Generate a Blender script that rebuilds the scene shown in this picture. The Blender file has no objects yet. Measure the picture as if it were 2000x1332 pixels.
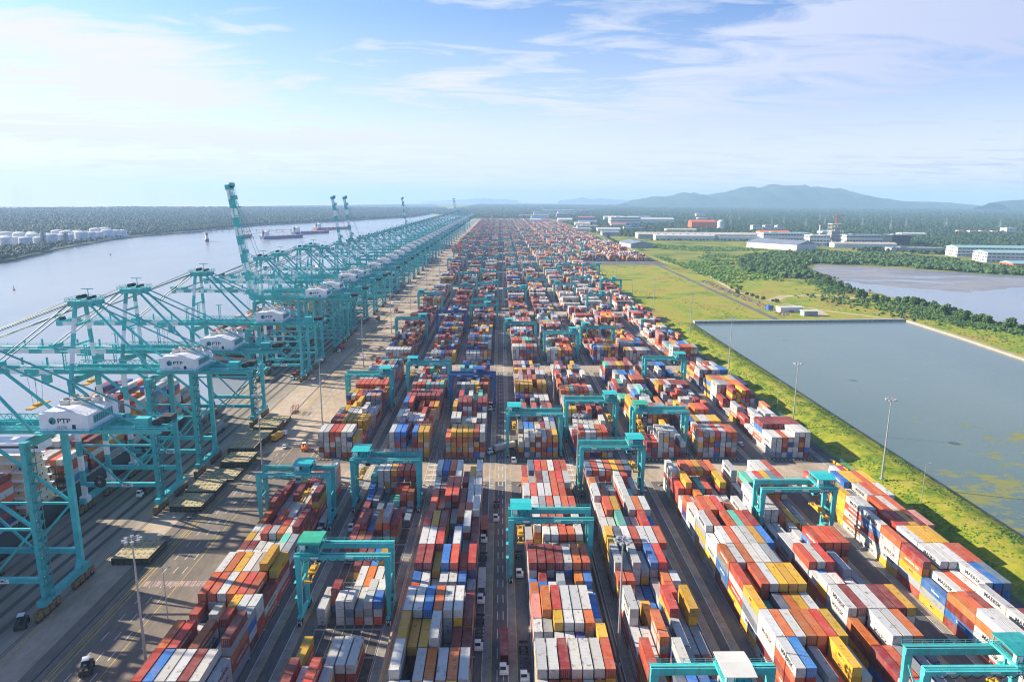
import bpy, bmesh, math, random
import numpy as np
from mathutils import Vector, Matrix, noise
random.seed(7); rng = np.random.default_rng(7)
S = bpy.context.scene
COL = S.collection
R = math.radians
PI = math.pi

# ------------------------------------------------------------------ helpers
class MB:
    """collects boxes, bars, tubes and loose faces for one mesh"""
    def __init__(s): s.v = []; s.f = []; s.m = []; s.sm = []
    def add(s, vs, fs, m=0, smooth=False):
        o = len(s.v); s.v.extend([tuple(p) for p in vs])
        for f in fs:
            s.f.append(tuple(i + o for i in f)); s.m.append(m); s.sm.append(smooth)
        return s
    def box(s, x0, x1, y0, y1, z0, z1, m=0, bottom=True):
        vs = [(x0,y0,z0),(x1,y0,z0),(x1,y1,z0),(x0,y1,z0),(x0,y0,z1),(x1,y0,z1),(x1,y1,z1),(x0,y1,z1)]
        fs = [(4,5,6,7),(0,1,5,4),(1,2,6,5),(2,3,7,6),(3,0,4,7)]
        if bottom: fs.append((3,2,1,0))
        return s.add(vs, fs, m)
    def beam(s, p, q, w, h=None, m=0, w2=None, h2=None, up=(0,0,1)):
        h = h or w; w2 = w2 or w; h2 = h2 or h
        p = Vector(p); q = Vector(q); d = (q - p).normalized()
        u = Vector(up)
        if abs(d.dot(u)) > .98: u = Vector((0,1,0))
        a = d.cross(u).normalized(); b = a.cross(d).normalized()
        vs = []
        for c, ww, hh in ((p, w, h), (q, w2, h2)):
            for sa, sb in ((-1,-1),(1,-1),(1,1),(-1,1)): vs.append(c + a*sa*ww/2 + b*sb*hh/2)
        return s.add(vs, [(3,2,1,0),(4,5,6,7),(0,1,5,4),(1,2,6,5),(2,3,7,6),(3,0,4,7)], m)
    def stripes(s, p, q, w, h, n, ms=(0,1)):
        p = Vector(p); q = Vector(q)
        for i in range(n): s.beam(p.lerp(q, i/n), p.lerp(q, (i+1)/n), w, h, ms[i % 2])
        return s
    def cyl(s, p, q, r0, r1=None, n=10, m=0, cap=True):
        r1 = r0 if r1 is None else r1
        p = Vector(p); q = Vector(q); d = (q - p).normalized(); u = Vector((0,0,1))
        if abs(d.dot(u)) > .98: u = Vector((0,1,0))
        a = d.cross(u).normalized(); b = a.cross(d).normalized(); vs = []
        for c, r in ((p, r0), (q, r1)):
            for i in range(n):
                t = 2*PI*i/n; vs.append(c + a*math.cos(t)*r + b*math.sin(t)*r)
        s.add(vs, [(i, (i+1) % n, n + (i+1) % n, n + i) for i in range(n)], m, True)
        if cap:
            s.add(vs[:n], [tuple(range(n-1, -1, -1))], m); s.add(vs[n:], [tuple(range(n))], m)
        return s
    def prism(s, poly, z0, z1, m=0, mt=None):
        n = len(poly)
        vs = [(x, y, z0) for x, y in poly] + [(x, y, z1) for x, y in poly]
        s.add(vs, [(i, (i+1) % n, n + (i+1) % n, n + i) for i in range(n)], m)
        return s.add(vs, [tuple(range(n, 2*n)), tuple(range(n-1, -1, -1))], m if mt is None else mt)
    def rail(s, pts, h=1.1, step=3, t=.07, m=0):
        """handrail along a polyline"""
        for p, q in zip(pts[:-1], pts[1:]):
            p = Vector(p); q = Vector(q); n = max(1, int((q-p).length/step))
            for k in (h, h*.5): s.beam(p + Vector((0,0,k)), q + Vector((0,0,k)), t, t, m)
            for i in range(n+1):
                c = p.lerp(q, i/n); s.beam(c, c + Vector((0,0,h)), t, t, m)
        return s
    def mesh(s, name, mats):
        me = bpy.data.meshes.new(name); me.from_pydata(s.v, [], s.f)
        for m in mats: me.materials.append(m)
        if s.f:
            me.polygons.foreach_set('material_index', s.m); me.polygons.foreach_set('use_smooth', s.sm)
        me.update(); return me
    def build(s, name, mats, parent=None, loc=None):
        if not isinstance(mats, (list, tuple)): mats = [mats]
        return obj(name, s.mesh(name, mats), parent, loc)

def obj(name, me, parent=None, loc=None):
    o = bpy.data.objects.new(name, me); COL.objects.link(o)
    if parent: o.parent = parent
    if loc: o.location = loc
    return o
def tag(o, label=None, cat=None, group=None, kind=None):
    for k, v in (('label', label), ('category', cat), ('group', group), ('kind', kind)):
        if v: o[k] = v
    return o
def thing(name, label, cat, loc=(0,0,0), rz=0, group=None):
    o = bpy.data.objects.new(name, None); COL.objects.link(o)
    o.location = loc; o.rotation_euler = (0,0,rz); o.empty_display_size = .5
    return tag(o, label, cat, group)
def dup(root, loc=None, rz=None, label=None, group=None):
    kids = {}
    def cp(o, par):
        c = o.copy(); COL.objects.link(c)
        if par: c.parent = par
        for ch in KIDS.get(o.name, ()): cp(ch, c)
        return c
    if root.name not in KIDS: index_kids(root)
    r = cp(root, None)
    if loc is not None: r.location = loc
    if rz is not None: r.rotation_euler = (0,0,rz)
    if label: r['label'] = label
    if group: r['group'] = group
    return r
KIDS = {}
def index_kids(o):
    KIDS[o.name] = list(o.children)
    for c in o.children: index_kids(c)

ORD = ['nearest','second','third','fourth','fifth','sixth','seventh','eighth','ninth','tenth','eleventh','twelfth','thirteenth','fourteenth','fifteenth','sixteenth','seventeenth','eighteenth','nineteenth','twentieth']
def ordinal(i):
    o1 = ['first'] + ORD[1:]
    if i < 20: return o1[i]
    tens = {2:'twenty', 3:'thirty', 4:'forty'}[(i+1)//10]
    u = (i+1) % 10
    return {'twenty':'twentieth','thirty':'thirtieth','forty':'fortieth'}[tens] if u == 0 else tens + '-' + o1[u-1]

# ------------------------------------------------------------------ materials
def newmat(name):
    m = bpy.data.materials.new(name); m.use_nodes = True
    nt = m.node_tree; return m, nt, nt.nodes['Principled BSDF']
def N(nt, t, **kw):
    n = nt.nodes.new(t)
    for k, v in kw.items():
        if k == 'ins':
            for a, b in v.items(): n.inputs[a].default_value = b
        else: setattr(n, k, v)
    return n
def noise_tex(nt, scale, detail=4, rough=.55, co='Object', stretch=None):
    tc = N(nt, 'ShaderNodeTexCoord'); src = tc.outputs['Object' if co == 'World' else co]
    if co == 'World':
        src = N(nt, 'ShaderNodeNewGeometry').outputs['Position']
    if stretch:
        mp = N(nt, 'ShaderNodeMapping'); mp.inputs['Scale'].default_value = stretch
        nt.links.new(src, mp.inputs['Vector']); src = mp.outputs['Vector']
    n = N(nt, 'ShaderNodeTexNoise', ins={'Scale': scale, 'Detail': detail, 'Roughness': rough})
    nt.links.new(src, n.inputs['Vector']); return n
def ramp(nt, src, stops):
    r = N(nt, 'ShaderNodeValToRGB'); cr = r.color_ramp
    while len(cr.elements) < len(stops): cr.elements.new(.5)
    for e, (p, c) in zip(cr.elements, stops):
        e.position = p; e.color = c if len(c) == 4 else (*c, 1)
    nt.links.new(src, r.inputs['Fac']); return r
def mixc(nt, fac, a, b, mode='MIX'):
    m = N(nt, 'ShaderNodeMix', data_type='RGBA', blend_type=mode)
    for sock, v in ((m.inputs['Factor'], fac), (m.inputs['A'], a), (m.inputs['B'], b)):
        if isinstance(v, (int, float)): sock.default_value = v
        elif isinstance(v, tuple): sock.default_value = v if len(v) == 4 else (*v, 1)
        else: nt.links.new(v, sock)
    return m.outputs['Result']
def math_n(nt, op, a, b=None, clamp=False):
    m = N(nt, 'ShaderNodeMath', operation=op, use_clamp=clamp)
    for i, v in enumerate((a, b)):
        if v is None: continue
        if isinstance(v, (int, float)): m.inputs[i].default_value = v
        else: nt.links.new(v, m.inputs[i])
    return m.outputs[0]
def bump(nt, bsdf, src, strength=.3, dist=.1):
    b = N(nt, 'ShaderNodeBump', ins={'Strength': strength, 'Distance': dist})
    nt.links.new(src, b.inputs['Height']); nt.links.new(b.outputs['Normal'], bsdf.inputs['Normal'])
def plain(name, c, rough=.6, var=.25, scale=.5, metal=0, co='Object'):
    """painted / worn surface: base colour broken up by two noises"""
    m, nt, b = newmat(name)
    n = noise_tex(nt, scale, 5, .6, co)
    lo = tuple(x*(1-var) for x in c); hi = tuple(min(1, x*(1+var)) for x in c)
    r = ramp(nt, n.outputs['Fac'], [(.3, lo), (.7, hi)])
    nt.links.new(r.outputs['Color'], b.inputs['Base Color'])
    b.inputs['Roughness'].default_value = rough; b.inputs['Metallic'].default_value = metal
    return m
M = {}
def crane_paint(name, c):
    m, nt, b = newmat(name)
    n = noise_tex(nt, .3, 5, .6); s = noise_tex(nt, 1.1, 5, .65, 'Object', (1, 1, .12)); d = noise_tex(nt, 2.2, 4, .6)
    r = ramp(nt, n.outputs['Fac'], [(.3, tuple(x*.78 for x in c)), (.7, tuple(x*1.12 for x in c))])
    k = N(nt, 'ShaderNodeMapRange', ins={1: 0., 2: 1., 3: .80, 4: 1.10}); nt.links.new(N(nt, 'ShaderNodeObjectInfo').outputs['Random'], k.inputs[0])
    v = N(nt, 'ShaderNodeHueSaturation'); nt.links.new(k.outputs[0], v.inputs['Value']); nt.links.new(r.outputs['Color'], v.inputs['Color'])
    st = ramp(nt, s.outputs['Fac'], [(.55,(0,0,0)),(.72,(.55,.55,.55))]).outputs['Color']
    q = mixc(nt, st, v.outputs['Color'], (.16,.13,.09)); g = ramp(nt, d.outputs['Fac'], [(.58,(0,0,0)),(.72,(.35,.35,.35))]).outputs['Color']
    nt.links.new(mixc(nt, g, q, (.5,.55,.52)), b.inputs['Base Color']); b.inputs['Roughness'].default_value = .45; return m
M['teal'] = crane_paint('teal_paint', (.055,.47,.49))
M['teal_dark'] = plain('teal_dark_paint', (.02,.26,.27), .5, .25, .8)
M['green_roof'] = plain('green_roof', (.03,.35,.22), .5, .2)
M['bright_teal'] = plain('bright_teal_roof', (.02,.42,.43), .4, .15)
M['crane_blue'] = plain('crane_blue_paint', (.02,.09,.30), .45, .2)
M['white'] = plain('white_paint', (.76,.77,.80), .5, .1, .3)
M['cream'] = plain('cream_paint', (.62,.52,.34), .55, .15, .2)
M['roofw'] = plain('pale_roof', (.55,.55,.52), .6, .15, .1)
M['grey'] = plain('grey_steel', (.25,.27,.29), .5, .2)
M['galv'] = plain('galvanised_steel', (.36,.38,.40), .4, .15, metal=.3)
M['dark'] = plain('dark_steel', (.03,.032,.035), .6, .3)
M['rubber'] = plain('black_rubber', (.015,.015,.016), .85, .2)
M['rope'] = plain('grey_rope', (.12,.16,.18), .6, .1)
M['stay'] = plain('stay_steel', (.10,.20,.24), .5, .2)
M['yellow'] = plain('yellow_paint', (.62,.34,.03), .5, .25, .8)
M['bogie'] = plain('dirty_yellow_bogie', (.20,.14,.06), .8, .6, 1.6)
M['glass'] = plain('dark_glass', (.02,.035,.05), .12, .2)
M['letter'] = plain('navy_lettering', (.006,.012,.04), .6, .1)
M['letterw'] = plain('white_lettering', (.8,.8,.8), .6, .05)
M['logo'] = plain('logo_teal', (.02,.22,.24), .6, .1)
M['sky_blue'] = plain('emblem_blue', (.22,.55,.68), .6, .05)
M['red'] = plain('red_paint', (.40,.03,.025), .5, .25)
M['hull_red'] = plain('hull_red', (.30,.035,.03), .55, .25, .05)
M['hull_blue'] = plain('hull_blue', (.03,.08,.22), .55, .25, .05)
M['hull_dark'] = plain('hull_dark', (.02,.028,.035), .5, .3, .05)
M['orange'] = plain('orange_cladding', (.62,.12,.02), .6, .15, .05)
M['orange_paint'] = plain('orange_paint', (.6,.16,.03), .5, .2)
M['hatch'] = plain('olive_hatch_steel', (.36,.30,.17), .75, .35, .35)
M['hatch_side'] = plain('dark_hatch_side', (.05,.055,.04), .8, .4, .6)
M['concrete'] = plain('concrete', (.30,.28,.25), .85, .2, .15)
M['concrete_wall'] = plain('pale_concrete', (.36,.31,.24), .85, .2, .2)
M['stone'] = plain('stone_facing', (.30,.31,.33), .9, .35, .4)
M['wall_white'] = plain('white_cladding', (.60,.62,.66), .6, .1, .03)
M['wall_grey'] = plain('grey_cladding', (.30,.33,.38), .6, .12, .03)
M['roof_grey'] = plain('slate_roof', (.20,.23,.29), .55, .2, .04)
M['roof_cream'] = plain('cream_roof', (.52,.46,.38), .6, .12, .03)
M['roof_blue'] = plain('blue_roof', (.04,.12,.38), .5, .15, .04)
M['roof_teal'] = plain('pale_teal_roof', (.25,.42,.44), .5, .12, .04)
M['roof_red'] = plain('red_roof', (.45,.14,.10), .7, .2, .1)
M['tank'] = plain('tank_white', (.62,.64,.68), .5, .1, .05)
M['bark'] = plain('bark', (.09,.07,.05), .9, .3, 2)
M['kerb_yellow'] = plain('kerb_yellow', (.6,.42,.05), .7, .2, 2)
M['kerb_black'] = plain('kerb_black', (.03,.03,.03), .8, .2, 2)
M['line_white'] = plain('road_paint_white', (.55,.55,.53), .8, .25, .4, co='World')
M['line_yellow'] = plain('road_paint_yellow', (.52,.36,.06), .8, .3, .4, co='World')
M['line_pink'] = plain('road_paint_pink', (.34,.21,.20), .8, .4, .5, co='World')

def leaf_mat(name, dark, mid, light, sc=.12):
    m, nt, b = newmat(name)
    n = noise_tex(nt, sc, 4, .6, 'World'); n2 = noise_tex(nt, sc*9, 2, .6, 'World')
    f = math_n(nt, 'ADD', math_n(nt, 'MULTIPLY', n.outputs['Fac'], .65), math_n(nt, 'MULTIPLY', n2.outputs['Fac'], .35))
    r = ramp(nt, f, [(.34, dark), (.5, mid), (.66, light)])
    nt.links.new(r.outputs['Color'], b.inputs['Base Color'])
    b.inputs['Roughness'].default_value = .7; b.inputs['Specular IOR Level'].default_value = .25
    return m
M['leaf'] = leaf_mat('mangrove_leaves', (.022,.052,.012), (.045,.095,.02), (.085,.15,.028), .06)
M['bush'] = leaf_mat('bush_leaves', (.05,.11,.014), (.085,.17,.02), (.13,.22,.03), .08)
M['farleaf'] = leaf_mat('forest_leaves', (.014,.036,.013), (.026,.058,.018), (.046,.085,.022), .02)

# container paint: colour comes from the object (single containers) or the 'col' attribute (the far stacks)
def container_mat(name, attr):
    m, nt, b = newmat(name)
    if attr: base = N(nt, 'ShaderNodeAttribute', attribute_name='col').outputs['Color']
    else: base = N(nt, 'ShaderNodeObjectInfo').outputs['Color']
    geo = N(nt, 'ShaderNodeNewGeometry')
    n1 = noise_tex(nt, .35, 5, .65, 'World'); n2 = noise_tex(nt, .8, 7, .72, 'World'); n3 = noise_tex(nt, .9, 3, .6, 'World', (1, .25, 1))
    # sun-bleached / dusty variation
    c = mixc(nt, math_n(nt, 'MULTIPLY', ramp(nt, n1.outputs['Fac'], [(.42,(0,0,0)),(.75,(1,1,1))]).outputs['Color'], .30), base, (.42,.37,.32))
    # rust blooms
    rust = ramp(nt, n2.outputs['Fac'], [(.53,(0,0,0)),(.63,(1,1,1))]).outputs['Color']
    spots = ramp(nt, n3.outputs['Fac'], [(.43,(0,0,0)),(.58,(1,1,1))]).outputs['Color']
    c = mixc(nt, math_n(nt, 'MULTIPLY', math_n(nt, 'MULTIPLY', rust, spots), .8), c, (.13,.055,.025))
    c = mixc(nt, math_n(nt, 'MULTIPLY', ramp(nt, n3.outputs['Fac'], [(.35,(1,1,1)),(.5,(0,0,0))]).outputs['Color'], .35), c, (.0,.0,.0), 'MULTIPLY') if False else c
    nt.links.new(c, b.inputs['Base Color'])
    b.inputs['Roughness'].default_value = .5; b.inputs['Specular IOR Level'].default_value = .35
    bump(nt, b, n2.outputs['Fac'], .15, .05)
    return m
M['cont'] = container_mat('container_paint', False)
M['contstuff'] = container_mat('stacked_container_paint', True)

def ground_mat(name, cols, scales, rough=.9, bumpd=.05, stretch=None, bs=.3):
    m, nt, b = newmat(name)
    n1 = noise_tex(nt, scales[0], 6, .6, 'World', stretch); n2 = noise_tex(nt, scales[1], 5, .7, 'World', stretch)
    f = math_n(nt, 'ADD', math_n(nt, 'MULTIPLY', n1.outputs['Fac'], .6), math_n(nt, 'MULTIPLY', n2.outputs['Fac'], .4))
    k = len(cols); r = ramp(nt, f, [(.40 + .21*i/(k-1), c) for i, c in enumerate(cols)])
    nt.links.new(r.outputs['Color'], b.inputs['Base Color'])
    b.inputs['Roughness'].default_value = rough; b.inputs['Specular IOR Level'].default_value = .3
    bump(nt, b, n2.outputs['Fac'], bs, bumpd)
    return m
M['asphalt'] = ground_mat('yard_asphalt', [(.085,.085,.094),(.125,.123,.125),(.17,.163,.157)], (.06,.9), stretch=(1,.25,1))
M['quay'] = ground_mat('quay_concrete', [(.28,.225,.17),(.37,.30,.23),(.46,.38,.30)], (.05,.5), stretch=(1,.35,1))
M['quay_dark'] = ground_mat('quay_worn_concrete', [(.19,.165,.14),(.27,.235,.195),(.35,.30,.25)], (.09,.7), stretch=(1,.12,1))
M['apron'] = ground_mat('apron_asphalt', [(.125,.108,.094),(.175,.15,.125),(.23,.195,.16)], (.05,.6), stretch=(1,.3,1))
M['runway'] = ground_mat('runway_concrete', [(.19,.18,.165),(.26,.245,.22),(.32,.30,.27)], (.2,1.2))
M['pad'] = ground_mat('stack_floor', [(.05,.05,.052),(.085,.08,.078),(.13,.12,.11)], (.2,1.1))
M['grass'] = ground_mat('grass_ground', [(.24,.17,.05),(.31,.28,.028),(.20,.26,.02),(.11,.18,.014)], (.02,.25), bumpd=.6, bs=.6)
M['berm'] = ground_mat('bank_grass', [(.09,.15,.010),(.17,.22,.012),(.28,.27,.018),(.29,.25,.05)], (.08,.6), bumpd=.5, bs=.7)
M['scrub'] = ground_mat('scrub_ground', [(.05,.10,.012),(.13,.18,.018),(.27,.25,.03),(.09,.14,.016)], (.012,.16), bumpd=.8, bs=.6)
M['forest_floor'] = ground_mat('forest_floor', [(.025,.05,.015),(.04,.075,.02),(.06,.095,.03)], (.004,.05), bumpd=2, bs=.6)
M['dirt'] = ground_mat('dirt_track', [(.36,.28,.17),(.46,.37,.24),(.55,.45,.32)], (.06,.5))
M['mud'] = ground_mat('mud_flat', [(.15,.15,.165),(.20,.19,.19),(.27,.245,.23),(.20,.195,.20)], (.012,.05), rough=.35, stretch=(.35,1,1))
M['road'] = ground_mat('tarmac', [(.09,.09,.09),(.13,.13,.125),(.17,.165,.155)], (.05,.6))

def water_mat(name, c1, c2, rough, wscale, wstr, algae=None, stretch=(1,1,1)):
    m, nt, b = newmat(name)
    n1 = noise_tex(nt, .0035, 4, .6, 'World', (1,.5,1)); w = noise_tex(nt, wscale, 3, .6, 'World', stretch)
    c = mixc(nt, ramp(nt, n1.outputs['Fac'], [(.35,(0,0,0)),(.65,(1,1,1))]).outputs['Color'], c1, c2)
    if algae:
        a1 = noise_tex(nt, .085, 8, .78, 'World', (.55,1,1)); a2 = noise_tex(nt, .02, 2, .5, 'World')
        f = math_n(nt, 'ADD', a1.outputs['Fac'], math_n(nt, 'MULTIPLY', a2.outputs['Fac'], .5))
        # the weed lies thick along the near bank and thins out towards the far side
        xyz = N(nt, 'ShaderNodeSeparateXYZ'); nt.links.new(N(nt, 'ShaderNodeNewGeometry').outputs['Position'], xyz.inputs[0])
        near = N(nt, 'ShaderNodeMapRange', ins={1: 190., 2: 520., 3: .135, 4: -.13}); nt.links.new(xyz.outputs['Y'], near.inputs[0])
        f = math_n(nt, 'ADD', f, near.outputs[0])
        k = ramp(nt, f, [(.84,(0,0,0)),(.90,(1,1,1))]).outputs['Color']
        c = mixc(nt, math_n(nt, 'MULTIPLY', k, .8), c, algae)
        rr = ramp(nt, k, [(0,(rough,)*3),(1,(.8,)*3)]); nt.links.new(rr.outputs['Color'], b.inputs['Roughness'])
    else: b.inputs['Roughness'].default_value = rough
    nt.links.new(c, b.inputs['Base Color'])
    b.inputs['IOR'].default_value = 1.33
    bump(nt, b, w.outputs['Fac'], wstr, .6)
    return m
M['river'] = water_mat('river_water', (.22,.26,.32), (.28,.31,.36), .22, .16, .35, stretch=(.6,1,1))
M['pond'] = water_mat('pond_water', (.095,.145,.135), (.125,.18,.165), .15, .5, .12, (.22,.22,.05))
M['bay'] = water_mat('bay_water', (.20,.24,.30), (.24,.27,.32), .2, .2, .2)

# ------------------------------------------------------------------ lettering
_tx = {}
def text_mesh(s, size, mat, sx=1.0, name='lettering'):
    k = (s, size, mat.name, sx)
    if k in _tx: return _tx[k]
    cu = bpy.data.curves.new('tmp', 'FONT'); cu.body = s; cu.size = size; cu.align_x = 'CENTER'; cu.align_y = 'CENTER'; cu.resolution_u = 3
    cu.offset = size*.018
    o = bpy.data.objects.new('tmp', cu); COL.objects.link(o)
    dg = bpy.context.evaluated_depsgraph_get()
    me = bpy.data.meshes.new_from_object(o.evaluated_get(dg)); me.name = name
    bpy.data.objects.remove(o); bpy.data.curves.remove(cu)
    if sx != 1: me.transform(Matrix.Diagonal((sx, 1, 1, 1)))
    me.materials.clear(); me.materials.append(mat)
    _tx[k] = me; return me
LEFT = Matrix(((0,0,-1),(-1,0,0),(0,1,0)))      # text read by someone looking along +X
RIGHT = Matrix(((0,0,1),(1,0,0),(0,1,0)))       # ... along -X
FRONT = Matrix(((1,0,0),(0,0,-1),(0,1,0)))      # ... along +Y
def letter(s, size, mat, parent, loc, orient=FRONT, sx=1., name='lettering'):
    o = obj(name, text_mesh(s, size, mat, sx), parent)
    o.matrix_local = Matrix.Translation(loc) @ orient.to_4x4(); return o
def disc_mesh(r, mats, n=20, wedge=True):
    b = MB(); pts = [(math.cos(2*PI*i/n)*r, math.sin(2*PI*i/n)*r, 0) for i in range(n)]
    b.add(pts, [tuple(range(n))], 0)
    if wedge: b.add([(-r*.62,-r*.62,.012),(-r*.1,-r*.72,.012),(r*.05,r*.1,.012),(-r*.7,r*.05,.012)], [(0,1,2,3)], 1)
    return b.mesh('emblem', mats)
def star_mesh(s):
    b = MB(); b.add([(-s,-s,0),(s,-s,0),(s,s,0),(-s,s,0)], [(0,1,2,3)], 0)
    pts = []
    for i in range(14):
        r = s*.82 if i % 2 == 0 else s*.36; t = PI/2 + i*PI/7; pts.append((math.cos(t)*r, math.sin(t)*r, .01))
    b.add(pts + [(0,0,.01)], [(i, (i+1) % 14, 14) for i in range(14)], 1)
    return b.mesh('emblem', [M['sky_blue'], M['letterw']])
# ------------------------------------------------------------------ camera
cd = bpy.data.cameras.new('camera'); cam = bpy.data.objects.new('camera', cd); COL.objects.link(cam); S.camera = cam
cd.sensor_width = 36; cd.lens = 36*1333/2000; cd.clip_start = 1; cd.clip_end = 80000
H = 125.0
def aim(pitch, yaw, roll):
    f = Vector((math.sin(yaw)*math.cos(pitch), math.cos(yaw)*math.cos(pitch), -math.sin(pitch)))
    r0 = Vector((math.cos(yaw), -math.sin(yaw), 0)); u0 = r0.cross(f)
    r = r0*math.cos(roll) + u0*math.sin(roll); u = u0*math.cos(roll) - r0*math.sin(roll)
    m = Matrix((r, u, -f)).transposed().to_4x4(); m.translation = (0, 0, H); return m, f, r, u
cam.matrix_world, CF, CR, CU = aim(R(11.7), R(.98), R(.35))
def proj(p):
    v = Vector(p) - Vector((0, 0, H)); d = v.dot(CF)
    if d < 1: return None
    return 1000 + 1333*v.dot(CR)/d, 666 - 1333*v.dot(CU)/d, d

# ------------------------------------------------------------------ sun, sky
SUN_EL, SUN_AZ = 25.0, -72.0         # azimuth from +Y towards +X: the sun stands over the river, a little ahead
sd = Vector((math.sin(R(SUN_AZ))*math.cos(R(SUN_EL)), math.cos(R(SUN_AZ))*math.cos(R(SUN_EL)), math.sin(R(SUN_EL))))
sl = bpy.data.lights.new('sun', 'SUN'); sl.energy = 5.0; sl.angle = R(.5); sl.color = (1, .87, .67)
so = bpy.data.objects.new('sun', sl); COL.objects.link(so); so.rotation_euler = sd.to_track_quat('Z', 'Y').to_euler(); so.location = (-400, 100, 400)
w = bpy.data.worlds.new('World'); S.world = w; w.use_nodes = True
nt = w.node_tree; bg = nt.nodes['Background']
tc = N(nt, 'ShaderNodeTexCoord'); sep = N(nt, 'ShaderNodeSeparateXYZ'); nt.links.new(tc.outputs['Generated'], sep.inputs[0])
zc = math_n(nt, 'MAXIMUM', sep.outputs['Z'], .012)
cmb = N(nt, 'ShaderNodeCombineXYZ'); nt.links.new(sep.outputs['X'], cmb.inputs[0]); nt.links.new(sep.outputs['Y'], cmb.inputs[1]); nt.links.new(zc, cmb.inputs[2])
sky = N(nt, 'ShaderNodeTexSky', sky_type='NISHITA', sun_disc=False, sun_elevation=R(SUN_EL), sun_rotation=R(SUN_AZ), altitude=100, air_density=1.0, dust_density=.6, ozone_density=2.5)
nt.links.new(cmb.outputs[0], sky.inputs['Vector'])
# cirrus: noise on a plane far overhead, denser in two bands of the sky
hz = math_n(nt, 'ADD', zc, .06)
px = math_n(nt, 'DIVIDE', sep.outputs['X'], hz); py = math_n(nt, 'DIVIDE', sep.outputs['Y'], hz)
pl = N(nt, 'ShaderNodeCombineXYZ'); nt.links.new(px, pl.inputs[0]); nt.links.new(py, pl.inputs[1])
mp = N(nt, 'ShaderNodeMapping'); mp.inputs['Scale'].default_value = (.55, 1.1, 1); mp.inputs['Rotation'].default_value = (0, 0, R(-14)); mp.inputs['Location'].default_value = (3.1, 1.7, 0)
nt.links.new(pl.outputs[0], mp.inputs['Vector'])
cn = N(nt, 'ShaderNodeTexNoise', ins={'Scale': 2.3, 'Detail': 11, 'Roughness': .62, 'Distortion': .8}); nt.links.new(mp.outputs['Vector'], cn.inputs['Vector'])
cn2 = N(nt, 'ShaderNodeTexNoise', ins={'Scale': .35, 'Detail': 4, 'Roughness': .5}); nt.links.new(mp.outputs['Vector'], cn2.inputs['Vector'])
az = math_n(nt, 'ARCTAN2', sep.outputs['X'], sep.outputs['Y']); el = math_n(nt, 'ARCSINE', zc)
def blob(a0, e0, sa, se, amp):
    a = math_n(nt, 'DIVIDE', math_n(nt, 'SUBTRACT', az, R(a0)), R(sa)); e = math_n(nt, 'DIVIDE', math_n(nt, 'SUBTRACT', el, R(e0)), R(se))
    q = math_n(nt, 'ADD', math_n(nt, 'MULTIPLY', a, a), math_n(nt, 'MULTIPLY', e, e))
    return math_n(nt, 'MULTIPLY', math_n(nt, 'POWER', 2.718, math_n(nt, 'MULTIPLY', q, -1)), amp)
dens = None
for a in ((24, 11, 15, 4.5, .24), (38, 14, 12, 5, .26), (14, 6.5, 10, 1.6, .20), (-27, 7.8, 9, 2.0, .36), (-15, 4.4, 13, .8, .34), (-33, 4.6, 9, .9, .3), (-30, 10.5, 7, 1.2, .22), (-5, 9, 9, 1.6, .16), (0, 2.5, 50, 1.2, .18)):
    v = blob(*a); dens = v if dens is None else math_n(nt, 'ADD', dens, v)
f = math_n(nt, 'ADD', math_n(nt, 'ADD', math_n(nt, 'SUBTRACT', math_n(nt, 'MULTIPLY', cn.outputs['Fac'], 1.08), .17), math_n(nt, 'MULTIPLY', cn2.outputs['Fac'], .25)), dens)
cf = ramp(nt, f, [(.57, (0,0,0)), (.655, (.45,.45,.45)), (.79, (.95,.95,.95))]).outputs['Color']
SKYT = mixc(nt, 1.0, sky.outputs['Color'], (.80, .93, 1.12), 'MULTIPLY')
SKYT = mixc(nt, 1.0, SKYT, ramp(nt, math_n(nt, 'ADD', math_n(nt, 'MULTIPLY', az, .55), .5), [(.2, (1.05,1.05,1.03)), (.55, (.95,.96,1.0)), (.85, (.66,.76,.96))]).outputs['Color'], 'MULTIPLY')
hzf = ramp(nt, el, [(.0, (.9,.9,.9)), (.07, (.58,.58,.58)), (.13, (.30,.30,.30)), (.24, (.04,.04,.04))]).outputs['Color']
SKYT = mixc(nt, hzf, SKYT, (6.7, 6.2, 5.9))
# towards the right the cloud is in its own shade and slightly violet
cr = ramp(nt, math_n(nt, 'ADD', math_n(nt, 'MULTIPLY', az, .55), .5), [(.25, (5.5,5.4,5.3)), (.55, (5.0,5.1,5.5)), (.66, (4.3,4.6,5.7)), (.95, (2.9,3.3,5.0))])
out = mixc(nt, cf, SKYT, cr.outputs['Color'])
nt.links.new(out, bg.inputs['Color']); bg.inputs['Strength'].default_value = .072
vs = S.view_settings; vs.view_transform = 'Standard'; vs.look = 'None'; vs.exposure = 1.3; vs.gamma = 1; vs.use_curve_mapping = False
S.cycles.max_bounces = 6; S.cycles.volume_bounces = 1; S.cycles.use_denoising = True; S.cycles.filter_width = 1.15
S.cycles.volume_step_rate = 1; S.cycles.transparent_max_bounces = 6

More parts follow.
